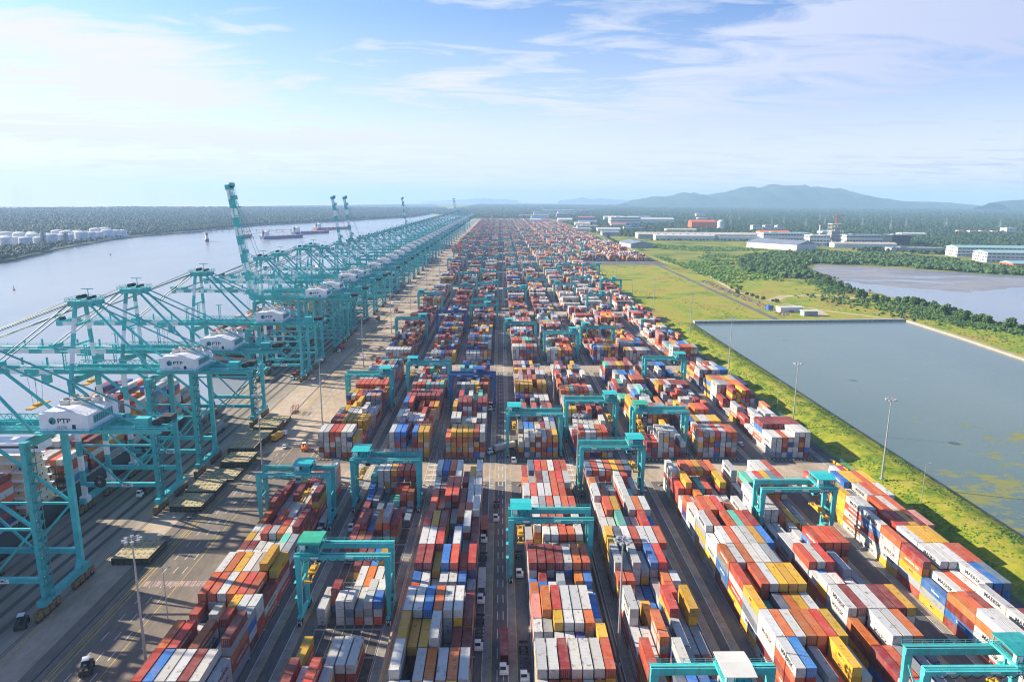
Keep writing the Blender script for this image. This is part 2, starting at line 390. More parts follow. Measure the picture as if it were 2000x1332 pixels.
# ------------------------------------------------------------------ land, water
def jag(poly, amp, step, seed=1):
    r = random.Random(seed); out = []
    for a, b in zip(poly, poly[1:] + poly[:1]):
        n = max(1, int(math.dist(a, b)/step))
        for i in range(n):
            t = i/n; q = amp if i else amp*.3
            out.append((a[0]+(b[0]-a[0])*t + r.uniform(-q, q), a[1]+(b[1]-a[1])*t + r.uniform(-q, q)))
    return out
def sheet(name, poly, z, mat, holes=(), kind='structure', skirt=0, label=None, cat=None):
    bm = bmesh.new()
    def loop(pts):
        vs = [bm.verts.new((x, y, z)) for x, y in pts]
        return [bm.edges.new((vs[i], vs[(i+1) % len(vs)])) for i in range(len(vs))], vs
    es, vs = loop(poly)
    for h in holes: es += loop(h)[0]
    bmesh.ops.triangle_fill(bm, edges=es, use_beauty=True, use_dissolve=False)
    for f in bm.faces:
        if f.normal.z < 0: f.normal_flip()
    if skirt:
        n = len(vs); lo = [bm.verts.new((v.co.x, v.co.y, z - skirt)) for v in vs]
        for i in range(n): bm.faces.new((vs[i], vs[(i+1) % n], lo[(i+1) % n], lo[i]))
    me = bpy.data.meshes.new(name); bm.to_mesh(me); bm.free(); me.materials.append(mat)
    o = obj(name, me); tag(o, label, cat, None, kind); return o

QX = -173.5                                     # quay edge
WZ = -3.2                                       # river level
def far_pt(xp, depth):
    d = CF + CR*((xp - 1000)/1333); d.z = 0; k = depth/ (CF.x*d.x + CF.y*d.y + 0); p = d*k; return (p.x, p.y)
sheet('river', [(-9000,-400), (QX+30,-400), (QX+30,9000), (-9000,9000)], WZ, M['river'])
FAR = [far_pt(x, d) for x, d in ((-700,4400), (0,6200), (250,7600), (500,10500), (700,14000), (850,19000), (1000,27000), (1250,27000), (1500,22000), (1800,17500), (2050,13500), (2900,11000))]
# land on the terminal's side of the river; the river bends away behind the far cranes
shore_far = [(QX,-300), (QX,4400), (-330,5300), (-600,5900)]
west = [(-1060,1060), (-1010,1250), (-985,1372), (-1040,1560), (-1090,1700), (-1172,2080), (-1195,2290), (-1150,2600), (-1150,3266), (-930,3850), (-640,4900), (-600,5900)]
sheet('terrain', [(9000,-300)] + [(9000,4000)] + FAR[::-1][:7] + [(-610,8000)] + shore_far[::-1], -.03, M['scrub'], skirt=6)
sheet('west_bank', west + [(-610,8000)] + FAR[:6][::-1] + [(-9000,1080)], -1.2, M['forest_floor'], skirt=4)
# the terminal
sheet('yard_pavement', [(-90.5,40), (166,40), (166,705), (172,1345), (330,1345), (330,2700), (300,4400), (-90.5,4400)], .0, M['asphalt'])
sheet('quay_pavement', [(QX,40), (-139.5,40), (-139.5,4400), (QX,4400)], .004, M['quay_dark'])
sheet('quay_apron', [(-139.5,40), (-90.5,40), (-90.5,4400), (-139.5,4400)], .008, M['quay'])
sheet('apron_asphalt', jag([(-127.2,40), (-90.5,40), (-90.5,345), (-127.2,318)], .4, 20, 3), .011, M['apron'])
# crossing roads are paler concrete
YROWS = [(118,283,13), (319,483,13), (518,742,18), (777,960,14), (995,1178,14), (1213,1396,14), (1431,1614,14), (1652,1835,14), (1875,2100,17), (2140,2365,17), (2405,2630,17), (2675,2900,17), (2950,3300,26), (3350,3750,30), (3800,4250,34)]
rb = MB()
for (a0, a1, n), (b0, b1, n2) in zip(YROWS[:-1], YROWS[1:]):
    rb.add([(-90.5, a1+7, .004), (165.5, a1+7, .004), (165.5, b0-7, .004), (-90.5, b0-7, .004)], [(0,1,2,3)])
tag(rb.build('cross_road', M['quay']), kind='structure')
TRACKS = [-92.2, -65.8, -59.7, -33.3, -30, -3.6, 3.6, 30, 34.9, 61.3, 67, 93.4, 96.5, 122.9, 132.8, 159.2]
rb = MB()
for x in TRACKS:
    for (a, b, n) in YROWS:
        rb.add([(x-1.1, a-10, .010), (x+1.1, a-10, .010), (x+1.1, b+10, .010), (x-1.1, b+10, .010)], [(0,1,2,3)])
tag(rb.build('crane_runway', M['runway']), kind='structure')
# painted markings
lm = MB()
def mark(x0, x1, y0, y1, m, z=.013): lm.add([(x0,y0,z),(x1,y0,z),(x1,y1,z),(x0,y1,z)], [(0,1,2,3)], m)
for x in (-136.6, -118.2): mark(x-.12, x+.12, 40, 2500, 1)
for x in (-120.5, -119.6, -106.2): mark(x-.1, x+.1, 40, 1600, 1)
for x in (-114.8, -111.2, -108.0):
    for k in range(130): mark(x-.12, x+.12, 60+k*9, 64+k*9, 0)
for x in (-3.0+2.3, 3.3-2.3):
    for k in range(110): mark(x-.12, x+.12, 60+k*9, 64.5+k*9, 0)
for x in TRACKS:
    for s in (-1, 1): mark(x+s*1.25-.1, x+s*1.25+.1, 60, 1400, 1 if s > 0 else 0, .014)
for y0 in (205, 336, 470):
    for k in range(12):
        x = -117.5 + k*1.9; mark(x, x+1.0, y0, y0+3.2, 2); mark(x+1.2, x+1.35, y0, y0+3.2, 0)
for y in (286, 316, 487, 515, 746, 774):
    for k in range(62):
        if k % 7 < 5: mark(-95+k*4.1, -93+k*4.1, y-.15, y+.15, 0, .014)
for x in (-30, 33, 96):                                  # arrows and boxes at the crossings
    for y in (291, 297, 303, 309): mark(x-4, x+2, y, y+1.2, 0); mark(x-3.6, x+1.6, y+1.2, y+4, 0, .012) if False else None
tag(lm.build('road_marking', [M['line_white'], M['line_yellow'], M['line_pink']]), kind='structure')
# crane rails and the cable trench
rm = MB()
for x in (-168.4, -167.6, -138.9, -138.1): rm.box(x-.09, x+.09, 40, 4300, .0, .06)
rm.box(-123.4, -122.9, 40, 4300, .0, .05)
for x in (-163, -157.5, -152, -146.5):
    rm.add([(x-.9,40,.012),(x+.9,40,.012),(x+.9,4300,.012),(x-.9,4300,.012)], [(0,1,2,3)], 1)
tag(rm.build('crane_rail', [M['dark'], ground_mat('tyre_worn_concrete', [(.065,.063,.06),(.10,.097,.09),(.15,.14,.125)], (.05,.5), stretch=(1,.05,1))]), kind='structure')
# quay wall with rubber fenders
qw = tag(MB().box(QX-.8, QX, 40, 4300, -6, .35).build('quay_wall', M['concrete']), 'long grey concrete quay wall dropping to the river under the ship cranes', 'quay wall')
fb = MB()
for k in range(100): fb.cyl((QX-1.2, 60+k*14, -2.2), (QX-1.2, 60+k*14, -.2), .7, n=8)
fb.build('fender', M['rubber'], qw)['kind'] = 'stuff'
# concrete floors under the stacks
pb = MB()
BLK = {'A': (-89.4,-69.6), 'B': (-54.6,-34.8), 'C': (-27.1,-7.3), 'D': (9.0,28.8), 'E': (36.2,56.0), 'F': (72.3,92.1), 'G': (97.8,117.6), 'H': (134.3,154.1)}
for k, (x0, x1) in BLK.items():
    for (a, b, n) in YROWS[:10]:
        pb.add([(x0-.3,a-1,.010),(x1+.3,a-1,.010),(x1+.3,b+1,.010),(x0-.3,b+1,.010)], [(0,1,2,3)], 0)
        if a < 500:
            p = (b - a)/n
            for i in range(n+1): pb.box(x0-.3, x1+.3, a+i*p-.35, a+i*p+.35, .0, .14, 1, False)
            for i in range(8): pb.box(x0+i*2.8-.12, x0+i*2.8+.12, a, b, .0, .08, 1, False)
tag(pb.build('stacking_floor', [M['pad'], M['concrete']]), kind='structure')
# low concrete walls between neighbouring stacks
for i, (x, lab) in enumerate(((-31.65, 'pale low concrete wall running beside the stacks left of the central road'), (32.4, 'pale low concrete wall running between the two stacks right of the central road'), (94.95, 'pale low concrete wall between the two stacks in the middle of the right side'), (-64.7, None))):
    if lab is None: continue
    b = MB()
    for (a, e, n) in YROWS[:8]: b.box(x-.28, x+.28, a-3, e+3, 0, .95, 0); 
    tag(b.build('barrier_wall', M['concrete_wall']), lab, 'wall')
# yellow and black kerbs round the stack ends
kid = 0
BN = {'A': 'quayside block', 'B': 'inner quay block', 'C': 'left road block', 'D': 'right road block', 'E': 'inner road block', 'F': 'middle yard block', 'G': 'inner pond block', 'H': 'pondside block'}
for k, (x0, x1) in BLK.items():
    for y, s, wh in ((315.5, -1, 'beyond the first crossroad'), (286.6, 1, 'before the first crossroad'), (514.5, -1, 'beyond the second crossroad'), (486.5, 1, 'before the second crossroad')):
        b = MB(); pts = [(x0 - 1.4 + (x1 - x0 + 2.8)*t, y + s*1.6*math.sin(PI*t)**.4 - s*1.6) for t in [i/24 for i in range(25)]]
        for i in range(24): b.beam((*pts[i], .2), (*pts[i+1], .2), .45, .4, i % 2)
        tag(b.build('striped_kerb', [M['kerb_yellow'], M['kerb_black']]), f'yellow and black kerb at the {BN[k]} end, {wh}', 'kerb', 'striped kerbs round the stack ends')

# ------------------------------------------------------------------ grass bank, pond, fields
def grid_mesh(name, xs, ys, fz, mat, smooth=True):
    nx, ny = len(xs), len(ys); X, Y = np.meshgrid(xs, ys); Z = fz(X, Y)
    v = np.stack([X, Y, Z], -1).reshape(-1, 3)
    f = [(j*nx+i, j*nx+i+1, (j+1)*nx+i+1, (j+1)*nx+i) for j in range(ny-1) for i in range(nx-1)]
    me = bpy.data.meshes.new(name); me.from_pydata(v.tolist(), [], f); me.materials.append(mat)
    me.polygons.foreach_set('use_smooth', [smooth]*len(f)); me.update(); return tag(obj(name, me), kind='structure')
_g = rng.random((256, 256))
def vnoise(x, y):
    xi = np.floor(x).astype(int); yi = np.floor(y).astype(int); fx = x-xi; fy = y-yi; fx = fx*fx*(3-2*fx); fy = fy*fy*(3-2*fy)
    a = _g[xi % 256, yi % 256]; b = _g[(xi+1) % 256, yi % 256]; c = _g[xi % 256, (yi+1) % 256]; d = _g[(xi+1) % 256, (yi+1) % 256]
    return (a*(1-fx)+b*fx)*(1-fy) + (c*(1-fx)+d*fx)*fy
def fbm(x, y, o=4):
    s = 0; a = .5
    for i in range(o): s = s + a*vnoise(x*2**i + 17*i, y*2**i + 31*i); a *= .5
    return s
def bankz(X, Y):
    p = np.interp(X, [167, 170, 179, 185, 190, 197, 199.2], [0.02, .4, 2.6, 3.2, 2.9, 1.0, .05])
    e = np.clip((698 - Y)/14, 0, 1)
    return p*e + (fbm(X*.25, Y*.25)-.45)*1.1*np.clip((X-167)/4, 0, 1)*np.clip((199.4-X)/3, 0, 1)*e + .02
grid_mesh('grass_bank', np.linspace(167, 199.4, 28), np.linspace(60, 700, 430), bankz, M['berm'])
POND = [(199.2,40), (199.2,694), (204,700), (430,715), (436,712), (432,600), (424,520), (400,380), (380,200), (370,40)]
sheet('pond', POND, .035, M['pond'])
ed = MB()
ed.box(198.6, 199.3, 40, 696, -.5, .75, 0)
tag(ed.build('pond_edging', M['hull_dark']), 'dark edging strip along the grass bank side of the pond', 'edging')
pts = [(202,699), (262,703), (322,707), (382,711), (433,714.5)]
ed = MB()
for a, b in zip(pts[:-1], pts[1:]): ed.beam((*a, 1.0), (*b, 1.0), 4.5, 2.6)
tag(ed.build('stone_embankment', M['stone']), 'grey stone faced embankment along the far side of the pond', 'embankment')
pts = [(434,713), (431,620), (424,530), (412,450), (400,385), (386,270), (376,150)]
ed = MB()
for a, b in zip(pts[:-1], pts[1:]): ed.beam((a[0]+1.5, a[1], .6), (b[0]+1.5, b[1], .6), 5, 1.6)
tag(ed.build('concrete_revetment', M['concrete_wall']), 'pale concrete revetment along the right side of the pond', 'embankment')
sheet('grass_field', [(167,701), (205,703), (432,718), (520,742), (520,900), (480,1040), (420,1140), (330,1180), (310,1345), (172,1345), (166,705)], .012, M['grass'])
sheet('grass_verge', [(440,718), (436,712), (430,560), (402,380), (380,150), (1200,150), (640,560), (540,660), (500,745)], .008, M['grass'])
sheet('grass_plot', [(345,1990), (345,2250), (300,2700), (332,2700), (332,1400), (345,1350)], .012, M['grass'])
# the muddy bay
sheet('mud_flat', jag([(520,1085), (545,1130), (590,1290), (640,1372), (720,1345), (860,1190), (1010,1110), (1500,800), (1500,150), (1250,150), (655,560), (548,680), (512,770), (522,900), (512,1000)], 7, 22), .02, M['mud'])
sheet('bay', jag([(545,1085), (585,1020), (655,955), (745,985), (840,1055), (1000,990), (1500,700), (1500,150), (1260,150), (660,566), (556,688), (516,775), (527,900), (518,1000)], 9, 14, 5), .028, M['bay'])
for i, pts in enumerate(([(640,1180), (700,1150), (800,1175), (900,1120), (880,1105), (790,1150), (700,1128)], [(600,1290), (660,1250), (740,1290), (730,1278), (660,1238)], [(560,1120), (600,1100), (660,1110), (720,1060), (700,1050), (640,1085), (590,1080)])):
    sheet('tidal_channel', jag(pts, 5, 16, 20+i), .024, M['bay'])
# road and tracks over the fields
def road(name, pts, wd, z, mat):
    b = MB(); L = []; Rr = []
    for i, p in enumerate(pts):
        a = Vector(pts[max(0, i-1)]); c = Vector(pts[min(len(pts)-1, i+1)]); t = (c-a).normalized(); n = Vector((-t.y, t.x))
        L.append((p[0]+n.x*wd/2, p[1]+n.y*wd/2, z)); Rr.append((p[0]-n.x*wd/2, p[1]-n.y*wd/2, z))
    n = len(pts); b.add(L + Rr, [(n+i, n+i+1, i+1, i) for i in range(n-1)]); return tag(b.build(name, mat), kind='structure')
road('service_road', [(298,722), (303,1000), (310,1345), (330,1800), (345,2250), (420,2900), (600,4200)], 7.5, .02, M['road'])
road('dirt_track', [(432,722), (385,775), (345,850), (332,960), (345,1080), (360,1180), (350,1320), (336,1420)], 5, .024, M['dirt'])
road('dirt_track', [(345,860), (380,905), (430,915), (470,890)], 14, .022, M['dirt'])
road('dirt_track', [(345,1080), (400,1180), (440,1280), (420,1350)], 4, .026, M['dirt'])
road('dirt_track', [(352,740), (366,758), (372,790)], 10, .03, M['dirt'])
road('perimeter_road', [(161.5,60), (161.5,690)], 7, .006, M['road'])
sheet('inlet', [(380,7200), (420,8600), (1250,9500), (1150,8000), (800,7500)], .3, M['river'])
# ------------------------------------------------------------------ containers
PAL = {'r': (.46,.080,.030), 'm': (.21,.028,.026), 'w': (.51,.51,.50), 'g': (.30,.32,.34), 'y': (.56,.31,.022), 'b': (.03,.15,.45), 'n': (.02,.035,.16), 't': (.10,.42,.34), 'o': (.55,.14,.015), 'k': (.11,.15,.21), 'p': (.42,.20,.17)}
CNAME = {'r': 'rust red', 'm': 'maroon', 'w': 'white', 'g': 'light grey', 'y': 'mustard yellow', 'b': 'blue', 'n': 'navy blue', 't': 'mint green', 'o': 'orange', 'k': 'slate grey', 'p': 'faded pink'}
NEAR = {
'D': "4 rkrrwrr 4555555|4 rgmgrrw 4455555|4 wrwwrrm 5555553|4 mwgrwrr 4555555|4 gworrmw 3555545|2 mmwwrrw 3255555 wkgwrpy 3244444|4 mmmmwrr 5555555|2 bmngkob 3434344 rbwkkww 4444333|4 porwwwb 4555554|2 wgywwrw 4455554 wgwwnmy 3344425|4 wwmwwwr 5555555|2 wrrrwrw 4444442 wwrrwry 4555445|4 rwrmwgr 4555444",
'C': "4 wbrwmyw 5555345|2 wgrwrww 4345444 wprrmww 4455344|4 rprrmww 4355444|4 rgmgrrw 4233445|4 mymnbwm 5552354|4 wwrgwgm 5552534|4 mmybrmr 5545545|2 bwgwwbg 4434443 rwgwmwm 4433333|4 wwbrwwm 5555554|4 yyywgmm 5445133|4 wnwowrw 5144444|2 wwrwoyg 4434342 wwrworm 3344443|4 wwywrwm 4355543",
'E': "4 krwryrk 5555555|2 wgkkwrw 4333554 ogkkwrw 5333544|4 wobrwtm 5433543|4 wrykwrw 4552555|4 wwtgwrb 4454454|2 wwrgwrr 4433443 wwryyrr 4433333|4 ykwrwwr 5555555|2 gkwkbrm 3434443 wwgwwgm 3334442|4 wgwgbrm 5454553|2 rrgbgrw 4422344 wwgbgrw 2222343|4 wgyrrgy 5132535|4 wwrgwgg 3353433|4 rgywgmr 5315433",
'F': "4 wwroyrr 5455555|4 rymtrgy 4544435|4 mmwrgbw 5454323|2 wgobwww 3343333 rwgwwrw 4334433|4 wrrrgrw 4555245|4 wrkrtrm 5535555|4 wwrwwyb 4555555|4 rwrwwgw 5555554|2 wwmgrwb 5533333 wwmgrwb 5522223|4 rorwyyy 5455555|4 yytkryw 5334444|4 wrwrrry 5555555|4 wbwgryw 5534354",
'G': "4 wgkgwwr 5111555|4 wtwrykr 3555555|4 wrmwrwk 5343322|4 wwryywg 5543322|4 wwgwryk 3323132|4 yggwwmg 2322121|4 wwyrrrr 4435555|4 rwrmwgg 5552422|2 wbrwwgw 4443322 wwmwwrw 5544332|4 wmwwmmy 5555555|4 omwwrgk 4355522|4 mrgbgkk 4443321|2 wrwrwwg 4443332 wrwrwwg 5443322",
'H': "4 rgrgwrg 3030440|4 mmbyyry 3455555|4 ywwwrow 5445555|4 wwrrwrg 5545554|4 wmrmymp 5355555|4 rmwyyym 5455554|4 mywwwrr 5455555|4 wgwrwbb 5344444|4 bwrwwbk 3444555|4 rrmwrgw 4445322|4 wwgwmwr 5525555|4 wyrymyr 5445555|4 yyrwmww 5455444",
'A': "4 rgyrrgw 3333335|4 mgmgwgr 3232334|4 mggwwmm 4222335|2 ymggmwm 2232334 gmmgkwm 1232234|4 rbrgwgm 3131433|2 wwrbrwm 3333445 ywrgrwm 3344445|2 rmgrwyg 3433433 mmgrwyg 3333434|2 mmwwwtg 3333344 wwwwwwg 3333344|4 wrywgyy 4444454|4 rrwrrrm 4444443|2 rgwkyww 3131444 wwgkrgg 2210434|4 rrkrkgm 4414135|4 rbwwmww 4444443|4 rwrwwww 4444443",
'B': "4 twwyrrr 4555555|2 bgktrrg 3211330 bgkgtrr 2211233|4 mgkgggk 2121101|4 rmbogmg 2323430|4 rrmrggg 2221000|4 ggmmbyg 0022230|4 mrbrrgg 1111100|4 gggwoww 0002222|2 wmkgwww 2322233 wwbgwww 2221222|2 wgwwgwb 2033233 ggwrwwr 0033233|4 yggwwwg 2002220|4 mwrwggg 3232000|4 ggggrgg 0000100"}
FRONT2 = {'A': "4 wwrrwwy 5555554", 'B': "4 wbbgbyy 5552555", 'C': "4 ryyyyrw 4555555", 'D': "4 wwwwwry 3445444", 'E': "4 mrwwrrm 4555554", 'F': "4 mrwwwrw 3355523", 'G': "4 rgwrwrr 5555555", 'H': "4 wwrwwww 4444555"}
TH = 2.64                                       # tier height
CW = 2.44
def rnd_cols(kind):
    pool = list({'white': 'wwwwwwwgyr', 'deep': 'rrrrmmmmwwgyybnk'}.get(kind, 'rrrrrrmmmmwwwwwggggyyybnotkp')); out = []
    for i in range(7):
        if out and rng.random() < .42: out.append(out[-1])
        else: out.append(str(rng.choice(pool)))
    return ''.join(out)
def rnd_bay(kind, base, last):
    h = int(np.clip(base + rng.integers(-1, 2), 2, 5))
    def hs():
        out = []
        for c in range(7):
            out.append(str(int(np.clip(h + rng.choice([0,0,0,0,-1,-1,1,-2,-3]), 0, 5))))
        if rng.random() < .3 or last: out = [str(h)]*7
        return ''.join(out)
    if rng.random() < .07 and not last: h0 = str(int(rng.integers(0, 3))); return f"4 {rnd_cols(kind)} {h0*3}{int(rng.integers(0,4))}{h0}{int(rng.integers(0,4))}{h0}"
    if rng.random() < (.25 if not last else 0): return f"2 {rnd_cols(kind)} {hs()} {rnd_cols(kind)} {hs()}"
    c = rnd_cols(kind)
    if rng.random() < .12: c = str(rng.choice(list('rmyw')))*7
    return f"4 {c} {hs()}"
CONT = []          # dicts
COLS7 = 2.8
def lay_block(blk, x0, y0, y1, bays, row, ncol=7, far_first=True):
    """bays from far to near between y1 (far) and y0 (near)"""
    p = (y1 - y0)/len(bays)
    subs = []
    for i, b in enumerate(bays):
        t = b.split(); ye = y1 - i*p
        if t[0] == '4': subs.append((ye - p/2, 40, t[1], t[2], i))
        else:
            subs.append((ye - p*.25, 20, t[1], t[2], i)); subs.append((ye - p*.75, 20, t[3], t[4], i))
    for k, (yc, L, cs, hs, i) in enumerate(subs):
        nxt = subs[k+1] if k+1 < len(subs) else None
        for c in range(ncol):
            h = int(hs[c]); hl = int(hs[c-1]) if c > 0 else 0; hr = int(hs[c+1]) if c < ncol-1 else 0; hf = int(nxt[3][c]) if nxt else 0
            x = x0 + COLS7*(c + .5)
            jy = rng.uniform(-.08, .08); jx = rng.uniform(-.05, .05)
            for t in range(h):
                col = cs[c] if t == h-1 else str(rng.choice(list('rrrrrmmmmwwwgggyybnk')))
                if t < h-1 and cs[c] in 'wy' and rng.random() < .35: col = cs[c]
                ex = (t == h-1, t >= hl, t >= hr, t >= hf)
                if not any(ex): continue
                CONT.append(dict(b=blk, row=row, bay=i, L=L, c=c, t=t, h=h, col=col, x=x+jx+rng.uniform(-.04,.04), y=yc+jy+rng.uniform(-.05,.05), z=.15 + t*TH, ex=ex, half=(0 if L == 40 else (1 if k and subs[k-1][4] == i else 2))))
SKIP = {'E': (6, 8), 'F': (3, 9), 'G': (6,), 'H': (8,), 'A': (4, 7), 'B': (7, 9)}
for ri, (a, b, n) in enumerate(YROWS):
    for k, (x0, x1) in BLK.items():
        if ri == 0:
            bays = NEAR[k].split('|')
            bays = [v for i, v in enumerate(bays, 1) if i not in SKIP.get(k, ())]
            if k == 'B': bays[7] = "2 wmkgwww 2322233 wgwwgwb 2033233"; bays.insert(8, "4 ggggggg 0000000")
            while len(bays) < 13: bays.append(rnd_bay('mix', 4, False))
            p = 12.45; lay_block(k, x0, b - p*len(bays), b, bays, ri); continue
        kind = 'mix'
        if ri in (3,) and k in 'FG': kind = 'white'
        elif ri == 5 and k == 'C' or ri == 6 and k == 'F': kind = 'white'
        elif ri > 3 and k in 'AB': kind = 'deep'
        base = 4 if k != 'B' or ri != 1 else 4
        bays = [rnd_bay(kind, base + (1 if rng.random() < .35 else 0), i == n-1) for i in range(n)]
        if ri == 1: bays[-1] = FRONT2[k]
        lay_block(k, x0, a, b, bays, ri)
# more stacks beyond the grass field
for xi, x0 in enumerate((168, 199, 229, 259, 289)):
    for (a, b, n) in YROWS[6:14]:
        a2 = max(a, 1352) if a < 1500 else a
        lay_block('I', x0, a2, b, [rnd_bay('mix', 4, False) for i in range(max(6, int((b-a2)/12.6)))], 9)

for (a, b, n) in YROWS[7:]:
    lay_block('J', -118, a, b, [rnd_bay('deep', 3, False) for i in range(n)], 9)
# how much of the picture each one fills
def seen(c):
    L = 12.19 if c['L'] == 40 else 6.06
    q = proj((c['x'], c['y'], c['z'] + 1.3))
    if not q or not (-25 < q[0] < 2025 and 0 < q[1] < 1350): return 0
    d = math.dist((c['x'], c['y'], c['z']), (0, 0, H)); top, le, ri, fr = c['ex']
    a = 0
    if top: a += L*CW*(H - c['z'])/d
    if le and c['x'] > 0 or ri and c['x'] < 0: a += L*2.6*abs(c['x'])/d*(1 if c['c'] in (0, 6) or top else .4)
    if fr: a += CW*2.6*c['y']/d*(1 if top else .5)
    return a/d**2
for c in CONT: c['seen'] = seen(c) if c['row'] < 2 else 0
order = sorted(range(len(CONT)), key=lambda i: -CONT[i]['seen'])
SINGLE = set(order[:292])

# one carefully modelled container of each length
def container_mesh(L, hi=False):
    b = MB(); w = CW/2; h = 2.58; l = L/2
    for sx in (-1, 1):
        for sy in (-1, 1): b.box(sx*w - (.16 if sx > 0 else 0), sx*w + (.16 if sx < 0 else 0), sy*l - (.16 if sy > 0 else 0), sy*l + (.16 if sy < 0 else 0), 0, h)
        b.box(min(sx*w, sx*(w-.08)), max(sx*w, sx*(w-.08)), -l+.16, l-.16, h-.12, h-.002)
        b.box(min(sx*w, sx*(w-.08)), max(sx*w, sx*(w-.08)), -l+.16, l-.16, .02, .20)
        n = int(L/.30); pts = []                # corrugated side
        for i in range(n):
            y0 = -l + .16 + (L-.32)*i/n; st = (L-.32)/n
            pts += [(y0, .02), (y0+st*.25, .02), (y0+st*.5, .065), (y0+st*.75, .065)]
        pts.append((l-.16, .02)); m = len(pts)
        vs = [(sx*(w-d), y, .2) for y, d in pts] + [(sx*(w-d), y, h-.12) for y, d in pts]
        b.add(vs, [(i, i+1, m+i+1, m+i) if sx > 0 else (i+1, i, m+i, m+i+1) for i in range(m-1)])
    for sy in (-1, 1):
        b.box(-w+.16, w-.16, min(sy*l, sy*(l-.1)), max(sy*l, sy*(l-.1)), h-.14, h-.004)
        b.box(-w+.16, w-.16, min(sy*l, sy*(l-.1)), max(sy*l, sy*(l-.1)), .0, .16)
    n = 9; pts = []
    for i in range(n):
        x0 = -w+.16 + (CW-.32)*i/n; st = (CW-.32)/n
        pts += [(x0, .03), (x0+st*.3, .03), (x0+st*.5, .07), (x0+st*.8, .07)]
    pts.append((w-.16, .03)); m = len(pts)
    b.add([(x, l-d, .16) for x, d in pts] + [(x, l-d, h-.14) for x, d in pts], [(i+1, i, m+i, m+i+1) for i in range(m-1)])
    n = int(L/.55); pts = []                    # ribbed roof, a little below the rails
    for i in range(n):
        y0 = -l+.1 + (L-.2)*i/n; st = (L-.2)/n
        pts += [(y0, .045), (y0+st*.35, .045), (y0+st*.5, .02), (y0+st*.85, .02)]
    pts.append((l-.1, .045)); m = len(pts)
    b.add([(-w+.08, y, h-d) for y, d in pts] + [(w-.08, y, h-d) for y, d in pts], [(i, m+i, m+i+1, i+1) for i in range(m-1)])
    b.box(-w+.1, w-.1, -l+.1, l-.1, .12, .18)
    return b.mesh('shipping_container', [M['cont']])
def door_mesh():
    b = MB()
    b.box(-.52, .52, -.03, .03, -1.12, 1.12)
    for z in (-.8, -.25, .3, .85): b.box(-.5, .5, -.045, -.03, z-.09, z+.09)
    return b.mesh('door', [M['cont']])
def rod_mesh():
    b = MB()
    for x in (-.26, .26):
        b.cyl((x, -.07, -1.15), (x, -.07, 1.15), .028, n=6); b.box(x-.02, x+.14, -.09, -.055, -.12, -.06)
    return b.mesh('lock_rod', [M['galv']])
CM = {40: container_mesh(12.19), 20: container_mesh(6.06)}
DOOR, ROD, STAR = door_mesh(), rod_mesh(), star_mesh(.62)
def rgb(col):
    b = PAL[col]; k = random.uniform(.72, 1.25); j = [random.uniform(.93, 1.07) for _ in b]
    if col in 'wg':
        k = random.uniform(.78, 1.12); q = random.uniform(-.04, .04); return tuple(min(.74, x*k*(1 + q*e)) for x, e in zip(b, (1, .3, -1)))
    if col == 'r': j[1] *= random.choice((.6, .8, 1, 1.15, 1.5)); 
    return tuple(min(.8, x*k*y) for x, y in zip(b, j))
WRITE = {'w': ('MAERSK', 'letter'), 'r': ('HAMBURG SÜD', 'letterw'), 'y': ('MSC', 'letter'), 'b': ('Safmarine', 'letterw'), 'n': ('Safmarine', 'letterw')}
TIERW = ['ground tier', 'second tier', 'third tier', 'fourth tier', 'fifth tier']
def add_container(c):
    o = obj('shipping_container', CM[c['L']]); o.location = (c['x'], c['y'], c['z']); rc = rgb(c['col']); o.color = (*rc, 1)
    l = 6.095 if c['L'] == 40 else 3.03
    if c['ex'][3]:
        for sx in (-1, 1):
            d = obj('door', DOOR, o, (sx*.53, -l+.07, 1.29)); d.color = o.color
            r = obj('lock_rod', ROD, d)
    side = -1 if c['x'] > 0 else 1
    vis = c['ex'][1] if side < 0 else c['ex'][2]
    extra = ''
    if vis and c['L'] == 40 and c['col'] in WRITE and random.random() < {'w': .8, 'r': .3, 'y': .55, 'b': .6, 'n': .5}[c['col']]:
        t, mt = WRITE[c['col']]
        x = side*(CW/2 + .012); up = -1
        if t == 'MAERSK':
            mm = LEFT if side < 0 else RIGHT
            e = obj('emblem', STAR, o); e.matrix_local = Matrix.Translation((x, 4.7 if side < 0 else -4.7, 1.42)) @ mm.to_4x4()
            letter(t, 1.7, M[mt], o, (x, -.7 if side < 0 else .7, 1.40), mm, 1.12)
        elif t == 'MSC': letter(t, 1.0, M[mt], o, (x, 0, 1.4), LEFT if side < 0 else RIGHT)
        else: letter(t, 1.0, M[mt], o, (x, -1.0, 1.35), LEFT if side < 0 else RIGHT)
        extra = f' lettered {t.split()[0]}' if t != 'HAMBURG SÜD' else ' lettered HAMBURG'
    n = ordinal(c['c']); sz = 'long' if c['L'] == 40 else 'short'
    tier = 'top' if c['ex'][0] else TIERW[c['t']]
    crossroad = 'before' if c['row'] == 0 else 'beyond'
    bay = ordinal(c['bay'] if c['row'] == 0 else 12 - c['bay'])
    half = {0: '', 1: ' near', 2: ' far'}[c['half']]
    lab = f"{sz} {CNAME[c['col']]}{' MAERSK' if 'MAERSK' in extra else ''} container, {tier}, {n} row, {bay} bay{half} {crossroad} crossroad, {BN[c['b']]}"
    tag(o, ' '.join(lab.split()), 'container', 'containers stacked in the yard')
    return o
for i in sorted(SINGLE): add_container(CONT[i])

